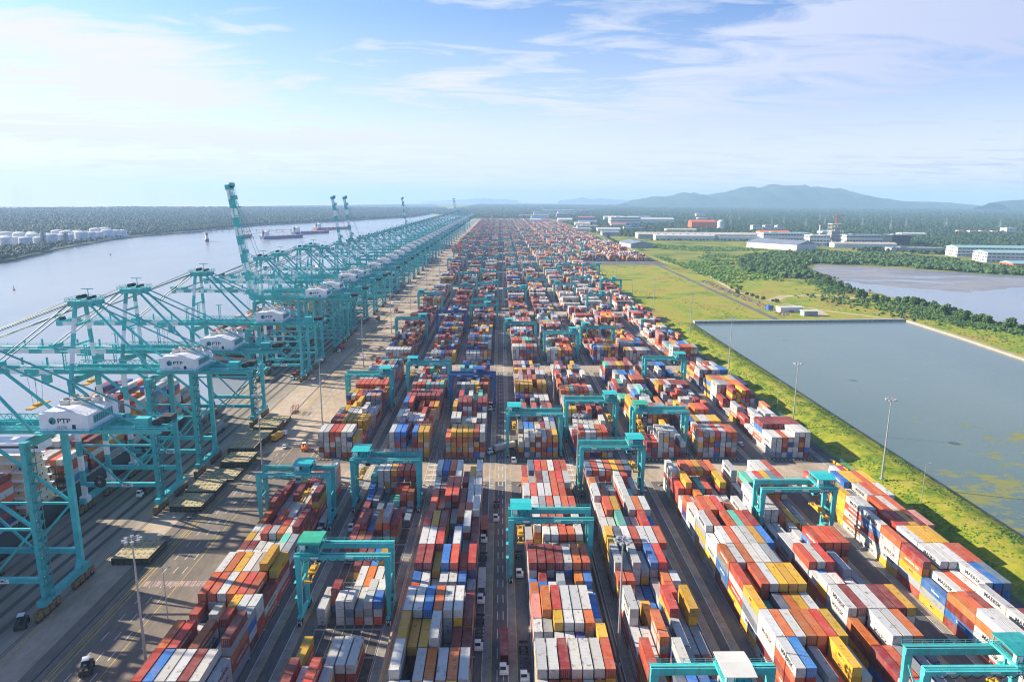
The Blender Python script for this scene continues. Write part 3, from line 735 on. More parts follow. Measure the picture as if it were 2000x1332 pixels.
# everything further off: one mesh of boxes
def stuff_boxes(cs, extra_text=True):
    V, F, C = [], [], []
    k = 0; n = len(cs)
    x = np.array([c['x'] for c in cs]); y = np.array([c['y'] for c in cs]); z = np.array([c['z'] for c in cs])
    l = np.where(np.array([c['L'] for c in cs]) == 40, 6.095, 3.03); wd = CW/2
    co = np.array([rgb(c['col']) for c in cs])
    ht = 2.56
    corners = []
    for sz in (0, 1):
        for sx, sy in ((-1,-1),(1,-1),(1,1),(-1,1)): corners.append(np.stack([x+sx*wd, y+sy*l, z+sz*ht], -1))
    v = np.stack(corners, 1).reshape(-1, 3)
    q = np.array([(4,5,6,7),(0,1,5,4),(1,2,6,5),(2,3,7,6),(3,0,4,7)])
    f = (np.arange(n)[:, None, None]*8 + q[None]).reshape(-1, 4)
    fc = np.repeat(co, 5, 0)
    return v, f, fc
def poly_object(name, v, quads, tris, fc, mats):
    me = bpy.data.meshes.new(name); nq, ntr = len(quads), len(tris)
    me.vertices.add(len(v)); me.vertices.foreach_set('co', v.astype(np.float32).ravel())
    li = np.concatenate([quads.ravel(), tris.ravel()]).astype(np.int32)
    me.loops.add(len(li)); me.loops.foreach_set('vertex_index', li)
    me.polygons.add(nq + ntr)
    me.polygons.foreach_set('loop_start', np.concatenate([np.arange(nq)*4, nq*4 + np.arange(ntr)*3]).astype(np.int32))
    me.polygons.foreach_set('use_smooth', [False]*(nq+ntr)); me.update(calc_edges=True)
    a = me.attributes.new('col', 'FLOAT_COLOR', 'FACE'); a.data.foreach_set('color', np.concatenate([fc, np.ones((nq+ntr,1))], 1).astype(np.float32).ravel())
    for m in mats: me.materials.append(m)
    return obj(name, me)
rest = [c for i, c in enumerate(CONT) if i not in SINGLE]
def text_tris(s, size, sx):
    me = text_mesh(s, size, M['letter'], sx); me.calc_loop_triangles()
    v = np.empty(len(me.vertices)*3); me.vertices.foreach_get('co', v)
    t = np.empty(len(me.loop_triangles)*3, dtype=np.int64); me.loop_triangles.foreach_get('vertices', t)
    return v.reshape(-1, 3), t.reshape(-1, 3)
def stack_stuff(cs, name, label):
    v, q, fc = stuff_boxes(cs); V = [v]; T = []; FC = [fc]; off = len(v); nl = 0
    for c in cs:
        if c['L'] != 40 or c['row'] > 2 or c['col'] not in WRITE: continue
        side = -1 if c['x'] > 0 else 1
        if not (c['ex'][1] if side < 0 else c['ex'][2]) or random.random() > .8: continue
        t, mt = WRITE[c['col']]; tv, tt = text_tris(t, 1.6 if t == 'MAERSK' else 1.0, 1.12)
        mm = np.array(LEFT if side < 0 else RIGHT); p = tv @ mm.T + np.array([c['x'] + side*(CW/2+.015), c['y'] - .6*side*-1, c['z'] + 1.4])
        V.append(p); T.append(tt + off); off += len(p); FC.append(np.tile((.006,.012,.04) if mt == 'letter' else (.75,.75,.75), (len(tt), 1)))
    o = poly_object(name, np.concatenate(V), q, np.concatenate(T) if T else np.zeros((0,3), int), np.concatenate(FC), [M['contstuff']])
    return tag(o, label, 'containers', None, 'stuff')
# ------------------------------------------------------------------ yard gantry cranes
def make_rtg(paint, roofmat, trolley_x, cat_label, far=False):
    t = thing('yard_gantry_crane', cat_label, 'gantry crane')
    hs, wy, zt = 13.2, 3.6, 20.6
    P = [paint, M['dark'], M['white'], M['rubber']]
    for sx in (-1, 1):
        for sy in (-1, 1):
            b = MB(); b.beam((sx*hs, sy*wy, 2.2), (sx*hs, sy*wy, zt), 1.0, .9, 0, 1.9, 1.1, up=(0,1,0))
            b.box(sx*hs-.6, sx*hs+.6, sy*wy-.7, sy*wy+.7, 1.7, 2.4)
            b.build('leg', P, t)
        b = MB(); b.box(sx*hs-.55, sx*hs+.55, -wy-2.3, wy+2.3, 2.0, 3.0); b.build('sill_beam', P, t)
        MB().beam((sx*hs, -wy+.3, 12), (sx*hs, wy-.3, 12), .5, .6).beam((sx*hs, -wy+.3, 12), (sx*hs, wy-.3, 18.6), .3, .3).build('leg_tie', P, t)
        for sy in (-1, 1):
            b = MB(); c = sy*(wy+1.1)
            b.box(sx*hs-.35, sx*hs+.35, c-1.5, c+1.5, 1.2, 2.1, 1)
            for q in range(6): b.box(sx*hs-.75+q*.25, sx*hs-.5+q*.25, c+sy*1.5-.06, c+sy*1.5+.06, .5, 1.9, 2 if q % 2 else 1)
            for dy in (-.95, .95): b.cyl((sx*hs-.35, c+dy, .8), (sx*hs+.35, c+dy, .8), .8, n=14, m=3)
            b.build('wheel_bogie', P, t)
    for sy in (-1, 1):
        b = MB(); y = sy*wy
        b.box(-hs-.9, hs+.9, y-.75, y+.75, zt, zt+1.75)
        b.box(-hs-.9, hs+.9, y-.35, y-.15, zt+1.75, zt+1.87, 1)
        b.box(-hs-.9, hs+.9, y+sy*.75-.05, y+sy*1.45+.05, zt+1.45, zt+1.55)
        g = b.build('girder', P, t)
        if not far:
            MB().rail([(-hs-.9, y+sy*1.4, zt+1.55), (hs+.9, y+sy*1.4, zt+1.55)], 1.1, 2.4, .07).build('handrail', P, g)
        if sy < 0 and not far:
            for x, wd in ((-8.2, 2.2), (2.0, 2.4), (8.6, 3.6)):
                MB().box(x-wd/2, x+wd/2, y-.79, y-.752, zt+.55, zt+1.25).build('sign_board', M['white'], g)
            letter('PTP', .85, M['letter'], g, (8.95, y-.80, zt+.9), FRONT, 1.5)
            e = obj('emblem', disc_mesh(.3, [M['logo'], M['letterw']], 12, False), g); e.matrix_local = Matrix.Translation((7.25, y-.80, zt+.9)) @ FRONT.to_4x4()
    x = trolley_x
    b = MB(); b.box(x-3.2, x+3.2, -wy-1.0, wy+1.0, zt+1.95, zt+2.5); b.cyl((x-1.6, -2, zt+3.3), (x-1.6, 2, zt+3.3), .75, n=12, m=1)
    b.box(x-.6, x+1.8, -2.6, -.6, zt+2.5, zt+3.9, 0); b.box(x+.4, x+2.4, .4, 2.8, zt+2.5, zt+4.1, 1); b.box(x-2.8, x-1.2, -3.4, -2.4, zt+2.5, zt+4.4, 2 if not far else 0)
    for sx in (-1, 1):
        for sy in (-1, 1): b.beam((x+sx*2.9, sy*3.7, zt+2.5), (x+sx*2.9, sy*3.7, zt+5.0), .22)
    if not far:
        b.rail([(x-3.2,-4.6,zt+2.5),(x+3.2,-4.6,zt+2.5),(x+3.2,4.6,zt+2.5),(x-3.2,4.6,zt+2.5),(x-3.2,-4.6,zt+2.5)], 1.1, 1.6, .06)
        for k in range(8): b.beam((x-2.9+k*.8, -3.6, zt+2.5), (x-2.6+k*.8, -3.2+k*.5, zt+4.6), .12, .12, 1 if k % 2 else 0)
    tr = b.build('trolley', P, t)
    b = MB(); b.add([(x-3.5,-4.3,zt+5.0),(x+3.5,-4.3,zt+5.0),(x+3.5,0,zt+5.45),(x-3.5,0,zt+5.45),(x+3.5,4.3,zt+5.0),(x-3.5,4.3,zt+5.0),(x-3.5,-4.3,zt+4.85),(x+3.5,-4.3,zt+4.85),(x+3.5,4.3,zt+4.85),(x-3.5,4.3,zt+4.85)],
          [(0,1,2,3),(3,2,4,5),(6,7,1,0),(8,9,5,4),(7,8,4,2,1),(9,6,0,3,5),(9,8,7,6)])
    b.build('trolley_roof', roofmat, tr)
    cx = x + (2.4 if x < 0 else -2.4)
    b = MB(); b.box(cx-1, cx+1, -1.5, 1.0, zt-2.4, zt-.3, 0); b.box(cx-.85, cx+.85, -1.56, -1.5, zt-2.1, zt-.8, 1); b.beam((cx,0,zt-.3),(cx,0,zt+2), .5)
    b.build('operator_cabin', [paint, M['glass']], tr)
    sz = {0: 14.5, 1: 11.5}[0 if x < 0 else 1]
    b = MB()
    for sx in (-1, 1):
        for sy in (-1, 1): b.beam((x+sx*1.0, sy*1.3, sz+1.4), (x+sx*1.3, sy*1.8, zt+2), .05, .05, 0)
    b.build('hoist_rope', M['rope'], tr)
    b = MB(); b.box(x-1.1, x+1.1, -2.2, 2.2, sz+.5, sz+1.1); b.box(x-.8, x+.8, -1.4, 1.4, sz+1.1, sz+1.7)
    for sx in (-1, 1): b.box(x+sx*.75-.16, x+sx*.75+.16, -6, 6, sz, sz+.45)
    for sy in (-1, 1): b.box(x-1.2, x+1.2, sy*5.9-.25, sy*5.9+.25, sz-.15, sz+.45)
    b.build('spreader', M['yellow'], tr)
    b = MB(); b.box(hs-1.0, hs+1.0, -2.6, 2.6, 3.0, 5.6); b.box(hs-.8, hs+.8, -1.6, -.4, 5.6, 6.4, 1)
    b.build('engine_box', [paint, M['dark']], t)
    if not far:
        b = MB(); n = 9; xs = [-12 + 24*i/(n*6) for i in range(n*6+1)]
        pts = [(xx, -wy-1.6, zt+.9 - .9*abs(math.sin(PI*n*i/(n*6)))) for i, xx in enumerate(xs)]
        for p, q in zip(pts[:-1], pts[1:]): b.beam(p, q, .13)
        b.build('festoon_cable', M['rubber'], t)
        b = MB(); b.beam((-hs-.9, -wy, 3), (-hs-.9, -wy, zt), .08); b.beam((-hs-.9, -wy+.6, 3), (-hs-.9, -wy+.6, zt), .08)
        for k in range(30): b.beam((-hs-.9, -wy, 3.4+k*.57), (-hs-.9, -wy+.6, 3.4+k*.57), .06)
        for z in (8, 13, 18): b.box(-hs-1.6, -hs-.6, -wy-.4, -wy+1.4, z, z+.08)
        b.build('ladder', paint, t)
    return t
RTG_C = {'A': -79.0, 'B': -46.5, 'C': -16.8, 'D': 16.8, 'E': 48.1, 'F': 80.2, 'G': 109.7, 'H': 146.0, 'I': 182}
protos = {}
def rtg(k, y, tro, kind='teal', roof='bright_teal', extra='', far=False):
    key = (kind, roof, tro, far)
    lab = f"{'blue' if kind == 'crane_blue' else 'turquoise'} gantry over the {BN.get(k, 'far side stacks')}, {extra}"
    if key not in protos:
        o = make_rtg(M[kind], M[roof], {'l': -9.9, 'r': 9.8, 'm': 3.5}[tro], lab, far); protos[key] = o; index_kids(o)
    else: o = dup(protos[key], label=lab)
    o.location = (RTG_C[k], y, 0); o['group'] = 'yard gantry cranes straddling the container stacks'; o['category'] = 'gantry crane'
    return o
RT = [('A', 249.5, 'm', 'teal', 'bright_teal', 'its trolley mid span, nearest on this stack'),
      ('B', 264.5, 'l', 'teal', 'bright_teal', 'just before the first crossroad, trolley at left'),
      ('B', 189, 'l', 'teal', 'green_roof', 'nearest here, green trolley roof at left'),
      ('D', 212, 'l', 'teal', 'bright_teal', 'nearest the camera, trolley at the road side'),
      ('E', 279, 'r', 'teal', 'bright_teal', 'just before the first crossroad, trolley at right'),
      ('G', 236, 'r', 'teal', 'bright_teal', 'yellow spreader hanging at right'),
      ('G', 138, 'r', 'teal', 'teal_dark', 'cut off at the bottom right corner'),
      ('E', 131.5, 'm', 'teal', 'roofw', 'pale trolley roof, cut off at the bottom'),
      ('D', 325, 'l', 'teal', 'bright_teal', 'just beyond the first crossroad'),
      ('E', 347, 'r', 'teal', 'bright_teal', 'beyond the first crossroad, trolley at right'),
      ('F', 329, 'l', 'teal', 'green_roof', 'just beyond the first crossroad, green trolley roof'),
      ('G', 443, 'r', 'teal', 'bright_teal', 'in the second row, trolley at right'),
      ('C', 401, 'm', 'crane_blue', 'crane_blue', 'beside the central road'),
      ('B', 429, 'l', 'teal', 'bright_teal', 'in the second row, trolley at left'),
      ('A', 401, 'r', 'teal', 'bright_teal', 'in the second row, trolley at right'),
      ('A', 597, 'r', 'teal', 'bright_teal', 'in the third row, trolley at right'),
      ('B', 634, 'm', 'crane_blue', 'crane_blue', 'in the third row'),
      ('C', 672, 'm', 'teal', 'bright_teal', 'in the third row beside the central road'),
      ('C', 716, 'm', 'teal', 'bright_teal', 'last in the third row beside the central road'),
      ('D', 575, 'l', 'teal', 'bright_teal', 'in the third row, trolley at the road side'),
      ('E', 533, 'r', 'teal', 'bright_teal', 'in the third row, trolley at right'),
      ('F', 556, 'l', 'teal', 'bright_teal', 'in the third row, trolley at left'),
      ('G', 755, 'm', 'teal', 'bright_teal', 'beside the grass field, second from the pond corner')]
for k, y, tr, kd, rf, ex in RT: rtg(k, y, tr, kd, rf, ex)
far_rtg = [('A', 762), ('B', 976), ('C', 1000), ('C', 858), ('A', 1191), ('B', 1208), ('A', 1348), ('D', 806), ('D', 1070), ('E', 1098), ('E', 1230), ('F', 1049), ('F', 853), ('H', 1103), ('F', 1215), ('G', 1303), ('I', 1452), ('H', 1380), ('B', 830), ('E', 905), ('G', 930), ('G', 1120), ('D', 1290), ('C', 1260), ('H', 900), ('B', 1500), ('C', 1560), ('D', 1530), ('E', 1640), ('F', 1600), ('G', 1560), ('H', 1690), ('I', 1640), ('A', 1720), ('C', 1780), ('D', 1840), ('E', 1920), ('F', 1990), ('G', 1880), ('H', 2060), ('I', 2100), ('A', 2050), ('B', 2150), ('D', 2220), ('E', 2300), ('F', 2380), ('G', 2330), ('H', 2480), ('C', 2440), ('I', 2500)]
cnt = {}
for i, (k, y) in enumerate(sorted(far_rtg, key=lambda a: a[1])):
    j = cnt[k] = cnt.get(k, -1) + 1
    rtg(k, y, 'lrm'[i % 3], 'teal', 'bright_teal', f'{ordinal(j)} of the distant ones on it', True)

# ------------------------------------------------------------------ ship to shore cranes
def make_sts(raised, far, lab):
    t = thing('quay_crane', lab, 'ship crane')
    T = [M['teal'], M['white'], M['dark'], M['bogie']]
    hy = 9.0; gz = 55.6
    for sy in (-1, 1):                                   # waterside legs are ringed white and turquoise
        b = MB(); b.stripes((0, sy*hy, 5), (0, sy*hy, 54.5), 1.75, 1.45, 8, (1, 0)); b.box(-1.6, 1.6, sy*hy-1.3, sy*hy+1.3, 4.2, 6.5, 1); b.build('leg', T, t)
        b = MB(); b.beam((30, sy*hy, 5), (30, sy*hy, 54.5), 1.8, 1.5, up=(0,1,0)); b.beam((30, sy*(hy-2.8), 5), (30, sy*hy, 9), 1.6, .9); b.build('leg', T, t)
    for x in (0, 30):
        b = MB(); b.box(x-1.0, x+1.0, -hy-3, hy+3, 3.9, 5.9); b.build('sill_beam', T, t)
        b = MB(); b.box(x-.95, x+.95, -hy-.8, hy+.8, 53.0, 55.2); b.build('cross_beam', T, t)
        for sy in (-1, 1):
            b = MB(); c = sy*hy
            for k in range(4):
                y = c - 4.2 + k*2.8; b.box(x-.7, x+.7, y-1.1, y+1.1, 1.0, 2.3, 3)
                for d in (-.6, .6): b.cyl((x-.5, y+d, .55), (x+.5, y+d, .55), .5, n=8, m=2)
            for k in (-2.8, 2.8): b.box(x-.8, x+.8, c+k-2.3, c+k+2.3, 2.3, 3.2, 3)
            b.box(x-.6, x+.6, c-1.6, c+1.6, 3.2, 3.9, 0)
            b.build('bogie', T, t)
    for sy in (-1, 1):
        y = sy*hy
        b = MB(); b.box(1.1, 28.9, y-.65, y+.65, 10.5, 12.2); b.build('portal_beam', T, t)
        b = MB(); b.beam((1, y, 28), (29, y, 28), .7, .7); b.build('tie_bar', T, t)
        b = MB(); b.beam((1, y, 27.6), (15, y, 12.2), .65); b.beam((29, y, 27.6), (15, y, 12.2), .65); b.beam((.8, y, 53), (29, y, 28.8), .85); b.build('brace', T, t)
        if sy < 0 and not far:
            p = MB().box(15.5, 20.0, y-.69, y-.66, 10.6, 12.05, 0).build('sign_board', M['white'], t)
            letter('ZPMC', 1.25, M['letter'], p, (17.75, y-.71, 11.3), FRONT)
            MB().box(9, 13.4, y-.69, y-.66, 10.7, 11.9, 0).build('sign_board', M['roof_teal'], t)
    # fixed girder with walkways
    for sy in (-1, 1):
        b = MB(); y = sy*3.6; b.box(-4, 67, y-.6, y+.6, gz+.5, gz+2.6); b.box(-4, 67, y+sy*.75, y+sy*2.0, gz+2.2, gz+2.3)
        if not far:
            b.rail([(-4, y+sy*1.95, gz+2.3), (67, y+sy*1.95, gz+2.3)], 1.1, 4, .08)
            for k in range(16): b.beam((-2+k*2.0, y, gz+2.6), (-1+k*2.0, y, gz+4.2), .14); b.beam((-1+k*2, y, gz+4.2), (k*2, y, gz+2.6), .14)
            b.beam((-3, y, gz+4.3), (30, y, gz+4.3), .25)
        b.build('girder', T, t)
    b = MB()
    for x in (6, 14, 22, 52, 60, 66): b.box(x-.4, x+.4, -2.9, 2.9, gz+.6, gz+2.0)
    b.build('girder_tie', T, t)
    b = MB(); b.box(58, 69.5, -6.2, 6.2, gz+2.32, gz+2.5); b.box(60, 64, -4.5, -2, gz+2.5, gz+5.4, 0); b.box(65, 68.5, 0, 4, gz+2.5, gz+4.6, 2); b.cyl((66, -4, gz+3.8), (66, -1, gz+3.8), 1.2, m=2)
    if not far: b.rail([(58,-6.2,gz+2.5),(69.5,-6.2,gz+2.5),(69.5,6.2,gz+2.5),(58,6.2,gz+2.5)], 1.1, 2.4, .08)
    b.build('service_platform', T, t)
    # boom, hinged on the waterside leg
    B = Matrix.Translation((-4, 0, gz+1.2)) @ Matrix.Rotation(R(82), 4, 'Y') @ Matrix.Diagonal((1.075,1,1,1)) if raised else Matrix.Translation((-4, 0, gz+1.2))
    b = MB()
    for sy in (-1, 1):
        y = sy*3.0; b.stripes((0, y, 0), (-69, y, 0), 1.1, 1.9, 12); 
        if not far: b.rail([(0, y+sy*1.5, 1.2), (-70, y+sy*1.5, 1.2)], 1.1, 5, .1); b.box(-70, 0, min(y+sy*.65, y+sy*1.6), max(y+sy*.65, y+sy*1.6), 1.1, 1.2)
    for k in range(10): b.box(-4-k*7, -3.4-k*7, -2.4, 2.4, -.6, .6)
    b.box(-72, -69, -4, 4, -1.3, 1.5); b.box(-73, -71, -3, 3, 1.5, 3.2, 0); b.cyl((-71, -2, 2.2), (-71, 2, 2.2), 1.0, m=2)
    for x in (-12, -22, -38, -46, -58): b.box(x-.3, x+.3, 2.6, 3.2, 1.2, 4.4)
    for x in (-30, -64): b.box(x-1.2, x+1.2, -3.4, 3.4, 1.2, 3.0)
    bo = b.build('boom', T, t); bo.matrix_local = B
    # A-frame
    ax, az = 4.5, 84.5
    for sy in (-1, 1):
        b = MB(); b.stripes((0, sy*(hy-.6), 55.2), (ax-2.5, sy*3.2, az), 1.2, 1.2, 5, (0, 1)); b.build('mast_leg', T, t)
        b = MB(); b.cyl((ax+2.0, sy*2.6, az), (31, sy*6.8, gz+2.8), .5, n=8); b.build('back_leg', T, t)
        b = MB(); b.cyl((ax+2.4, sy*3.0, az+.5), (62, sy*4.3, gz+2.8), .3, n=6); b.build('back_stay', T, t)
    b = MB(); b.beam((ax-2.5+.0, -4.7, 76), (ax-2.5, 4.7, 76), .8); b.beam((.9,-6.5,68),(.9,6.5,68),.7); b.build('mast_tie', T, t)
    b = MB(); b.box(ax-4.8, ax+4.6, -4.4, 4.4, az-1.3, az+.6); b.box(ax-5.5, ax+5, -4.9, 4.9, az+.6, az+.75)
    for sy in (-1.6, 1.6):
        b.cyl((ax-1.6, sy-.9, az+2.0), (ax-1.6, sy+.9, az+2.0), .8, n=10, m=2); b.cyl((ax+2.2, sy-.9, az+1.7), (ax+2.2, sy+.9, az+1.7), .6, n=10, m=2)
    b.beam((ax+1, 0, az+.7), (ax+1, 0, az+5.2), .22); b.beam((ax-1.5, 0, az+5.1), (ax+3.2, 0, az+5.1), .3)
    if not far: b.rail([(ax-5.5,-4.9,az+.75),(ax+5,-4.9,az+.75),(ax+5,4.9,az+.75),(ax-5.5,4.9,az+.75),(ax-5.5,-4.9,az+.75)], 1.2, 2, .1)
    b.build('mast_head', T, t)
    if raised:
        b = MB()
        for sy in (-1, 1):
            for d in (30, 64):
                p = B @ Vector((-d, sy*2.6, 1.4)); q = Vector((ax-2, sy*2.8, az+.3)); mid = (p+q)/2 + Vector((1.5, 0, -2)); b.cyl(p, mid, .14, n=5); b.cyl(mid, q, .14, n=5)
        b.build('fore_stay', M['stay'], t)
    else:
        for sy in (-1, 1):
            for d, r in ((30, .26), (64, .26)):
                b = MB(); p = B @ Vector((-d, sy*2.8, 2.2)); b.cyl(p, (ax-4.5, sy*2.9, az), r, n=6)
                if d == 64: b.cyl(B @ Vector((-62, sy*2.0, 2.2)), (ax-4.5, sy*2.0, az+1.6), .12, n=5)
                b.build('fore_stay', M['stay'], t)
    # machinery house
    b = MB(); x0, x1, y0, y1, z0, z1 = 35, 49, -8.6, 7.2, gz+3.0, gz+8.0
    xm = (x0+x1)/2 + 1
    V = [(x0,y0,z0),(x1,y0,z0),(x1,y1,z0),(x0,y1,z0),(x0,y0,z1),(x1,y0,z1-.4),(x1,y1,z1-.4),(x0,y1,z1),(xm,y0,z1+1.0),(xm,y1,z1+1.0)]
    b.add(V, [(0,1,5,8,4),(1,2,6,5),(2,3,7,9,6),(3,0,4,7),(3,2,1,0),(4,8,9,7),(8,5,6,9)])
    hs = b.build('machinery_house', [M['white']], t)
    if not far:
        MB().rail([(x0,y0+.2,z1),(xm,y0+.2,z1+1.0),(x1,y0+.2,z1-.4),(x1,y1,z1-.4)], 1.0, 1.6, .07).build('handrail', M['white'], hs)
        b = MB(); b.box(x1, x1+.12, -6, 4, z0+1.5, z0+3.8, 0)
        for k in range(9): b.box(x1+.12, x1+.2, -5.7+k*1.1, -5.0+k*1.1, z0+1.7, z0+3.6, 1)
        b.build('louvre', [M['roof_teal'], M['teal_dark']], hs)
    for k, (dx, dy, s) in enumerate(((1.5, -1.0, 2.6), (5, -1.5, 2.3), (8.6, -2, 2.5), (2.2, 3.2, 2.3), (5.6, 2.4, 2.4), (9.2, 2.2, 2.2), (11.8, 4.4, 1.8))):
        b = MB(); b.box(x0+dx, x0+dx+s, dy, dy+s, z1+.1, z1+1.9, 0); b.cyl((x0+dx+s/2, dy+s/2, z1+1.9), (x0+dx+s/2, dy+s/2, z1+2.15), s*.32, n=10, m=1)
        b.build('cooling_unit', [M['roofw'], M['dark']], hs)
    if not far: MB().box(x0+9.3, x0+10.3, y0-.05, y0+.02, z0+.5, z0+1.9).build('door', M['dark'], hs)
    b = MB(); b.box(x0-1, x1+1.4, y0-1.6, y1+1.2, z0-.35, z0-.02)
    if not far: b.rail([(x1+1.3,y1,z0),(x1+1.3,y0-1.5,z0),(x0-1,y0-1.5,z0)], 1.1, 2, .08)
    b.build('house_platform', T, t)
    # trolley, cab, ropes
    tx = -20 if not raised else 16
    b = MB(); b.box(tx-3.5, tx+3.5, -3, 3, gz-.9, gz-.3); tr = b.build('trolley', T, t)
    MB().box(tx+3.6, tx+6.2, -1.4, 1.4, gz-4.3, gz-.9, 0).box(tx+3.55, tx+3.6, -1.2, 1.2, gz-4, gz-2, 1).build('operator_cabin', [M['teal'], M['glass']], tr)
    b = MB(); hz = gz-14
    for sx in (-1, 1):
        for sy in (-1, 1): b.beam((tx+sx*.9, sy*1.5, hz+1.2), (tx+sx*1.6, sy*2, gz-.8), .09)
    b.build('hoist_rope', M['rope'], tr)
    MB().box(tx-1, tx+1, -2, 2, hz+.5, hz+1.3).box(tx-1.2, tx+1.2, -6, 6, hz, hz+.5).build('spreader', M['yellow'], tr)
    # cable reel, stairs
    b = MB(); b.cyl((7.5, -hy-1.7, 13), (7.5, -hy-1.0, 13), 2.3, n=24, m=0); b.cyl((7.5, -hy-1.75, 13), (7.5, -hy-.9, 13), .7, n=12, m=1); 
    for k in range(8): b.beam((7.5+.7*math.cos(k*PI/4), -hy-1.76, 13+.7*math.sin(k*PI/4)), (7.5+2.1*math.cos(k*PI/4), -hy-1.76, 13+2.1*math.sin(k*PI/4)), .14, .05, 1)
    b.build('cable_reel', [M['dark'], M['grey']], t)
    if not far:
        b = MB(); sx, sy = 31.9, -hy-1.4
        for dx, dy in ((0,0),(1.5,0),(0,1.5),(1.5,1.5)): b.beam((sx+dx-.4, sy+dy-.5, 6), (sx+dx-.4, sy+dy-.5, 55), .16)
        for k in range(16):
            z = 7 + k*3; b.box(sx-.6, sx+1.4, sy-.7, sy+1.2, z, z+.12); b.beam((sx-.4, sy-.5, z), (sx+1.1, sy+1.0, z+3), .18, .3); b.box(sx-.7, sx+1.5, sy-.75, sy-.7, z, z+1.1, 0) if k % 2 else None
        b.build('stair_tower', [M['teal_dark']], t)
        for (x, y) in ((-3, 7), (-3, -7), (9, 6.5)):
            b = MB()
            b.beam((x, y, gz+2.6), (x, y, gz+10.5), .3); b.beam((x+1, y, gz+2.6), (x+1, y, gz+10.5), .2); b.box(x-1, x+2, y-1, y+1, gz+10.2, gz+10.4)
            for k in range(5): b.beam((x, y, gz+3+k*1.5), (x+1, y, gz+4.4+k*1.5), .12)
            b.build('inspection_ladder', T, t)
    return t
def house_marks(o, num, sc=1):
    hs = next(c for c in o.children if c.name.startswith('machinery_house'))
    y = -8.6 - .03
    e = obj('emblem', disc_mesh(1.05, [M['logo'], M['letter']]), hs); e.matrix_local = Matrix.Translation((38.8, y, 61.6)) @ FRONT.to_4x4()
    letter('PTP', 1.9, M['letter'], hs, (42.1, y, 61.6), FRONT, 1.25)
    letter(f'QC{num}', 1.15, M['grey'], hs, (41.4, y, 59.7), FRONT)
STSY = [199, 270, 307, 377, 473, 511, 568, 601, 640, 700, 756, 813, 868, 925, 985, 1042, 1100, 1160, 1225, 1285, 1350, 1410, 1480, 1550, 1620, 1700, 1780, 1870, 1960, 2060, 2170, 2290, 2420, 2560, 2650, 2720, 2900, 3100]
RAISED = {473, 756, 813, 1285, 2650, 2720}
sp = {}
for i, y in enumerate(STSY):
    far = y > 720; key = (y in RAISED, far); num = 56 - i
    lab = f"turquoise ship crane {'with its boom raised' if y in RAISED else 'with boom lowered over the river'}, {ordinal(i) if i else 'nearest'} from the camera along the quay"
    if y < 700: lab = f"turquoise ship crane QC{num}, {'boom raised upright' if y in RAISED else 'boom lowered'}, {ordinal(i) if i else 'nearest'} from the camera on the quay"
    if key not in sp:
        o = make_sts(*key, lab); sp[key] = o; index_kids(o)
    else: o = dup(sp[key], label=lab)
    o.location = (-168.2, y, 0); s = 1.0 if y < 640 else .95
    o.scale = (s, s, s); o['group'] = 'turquoise ship cranes along the quay'
STS_DONE = [o for o in COL.objects if o.name.startswith('quay_crane')]
for o in STS_DONE:
    y = o.location.y
    if y < 720: house_marks(o, 56 - STSY.index(round(y)))
# ------------------------------------------------------------------ light masts
def make_mast(hm, lamps=True):
    t = thing('light_mast', 'x', 'light mast', group='tall light masts')
    b = MB(); b.cyl((0,0,0), (0,0,.5), .9, n=10); b.cyl((0,0,.5), (0,0,hm), .42, .17, n=10); b.build('pole', M['galv'], t)
    b = MB(); n = 12
    for i in range(n):
        a, c = 2*PI*i/n, 2*PI*(i+1)/n; b.beam((1.5*math.cos(a),1.5*math.sin(a),hm-.6), (1.5*math.cos(c),1.5*math.sin(c),hm-.6), .14)
        if i % 3 == 0: b.beam((0,0,hm-.6), (1.5*math.cos(a),1.5*math.sin(a),hm-.6), .12)
    b.build('lamp_ring', M['galv'], t)
    for i in range(8):
        a = 2*PI*i/8; x, y = 2.0*math.cos(a), 2.0*math.sin(a)
        b = MB(); b.box(x-.42, x+.42, y-.42, y+.42, hm-1.0, hm-.45, 0); b.box(x-.36, x+.36, y-.36, y+.36, hm-1.03, hm-1.0, 1); b.build('floodlight', [M['galv'], M['white']], t)
    MB().cyl((0,0,hm), (0,0,hm+1.3), .04, n=5).build('lightning_rod', M['galv'], t)
    return t
MAST = None
masts = [(172.5, 287, 'on the grass bank beside the pond, nearest of the right line'), (164.5, 364, 'at the foot of the grass bank, second of the right line'), (171, 494, 'at the foot of the bank, third of the right line'), (180, 634, 'near the far corner of the pond bank'),
         (175, 770, 'on the near edge of the grass field'), (175, 900, 'on the grass field beside the stacks, second along it'), (175, 1030, 'on the grass field beside the stacks, third along it'), (175, 1170, 'on the grass field beside the stacks, fourth along it'), (175, 1300, 'at the far end of the grass field'),
         (32.4, 165, 'between the stacks right of the central road, nearest the camera'), (32.4, 271, 'between the stacks before the first crossroad, right of the road'), (32.4, 400, 'between the stacks of the second row, right of the road'), (32.4, 560, 'between the stacks of the third row, right of the road'),
         (-96.9+.5, 166, 'on the quay apron, nearest the camera at lower left'), (-110.3, 300, 'on the apron beside the hatch covers'), (-100.6, 370, 'on the apron at the corner of the quayside block, second row'), (-104, 505, 'on the apron by the second crossroad'), (-104, 640, 'on the apron beside the third row of stacks'), (-104, 780, 'on the apron beside the fourth row'), (-104, 960, 'on the apron beside the fifth row'), (-104, 1160, 'far along the apron'), (95, 560, 'in the third row between the middle stacks on the right'), (95, 860, 'between distant stacks beside the white containers'), (32.4, 1000, 'far between the stacks right of the road')]
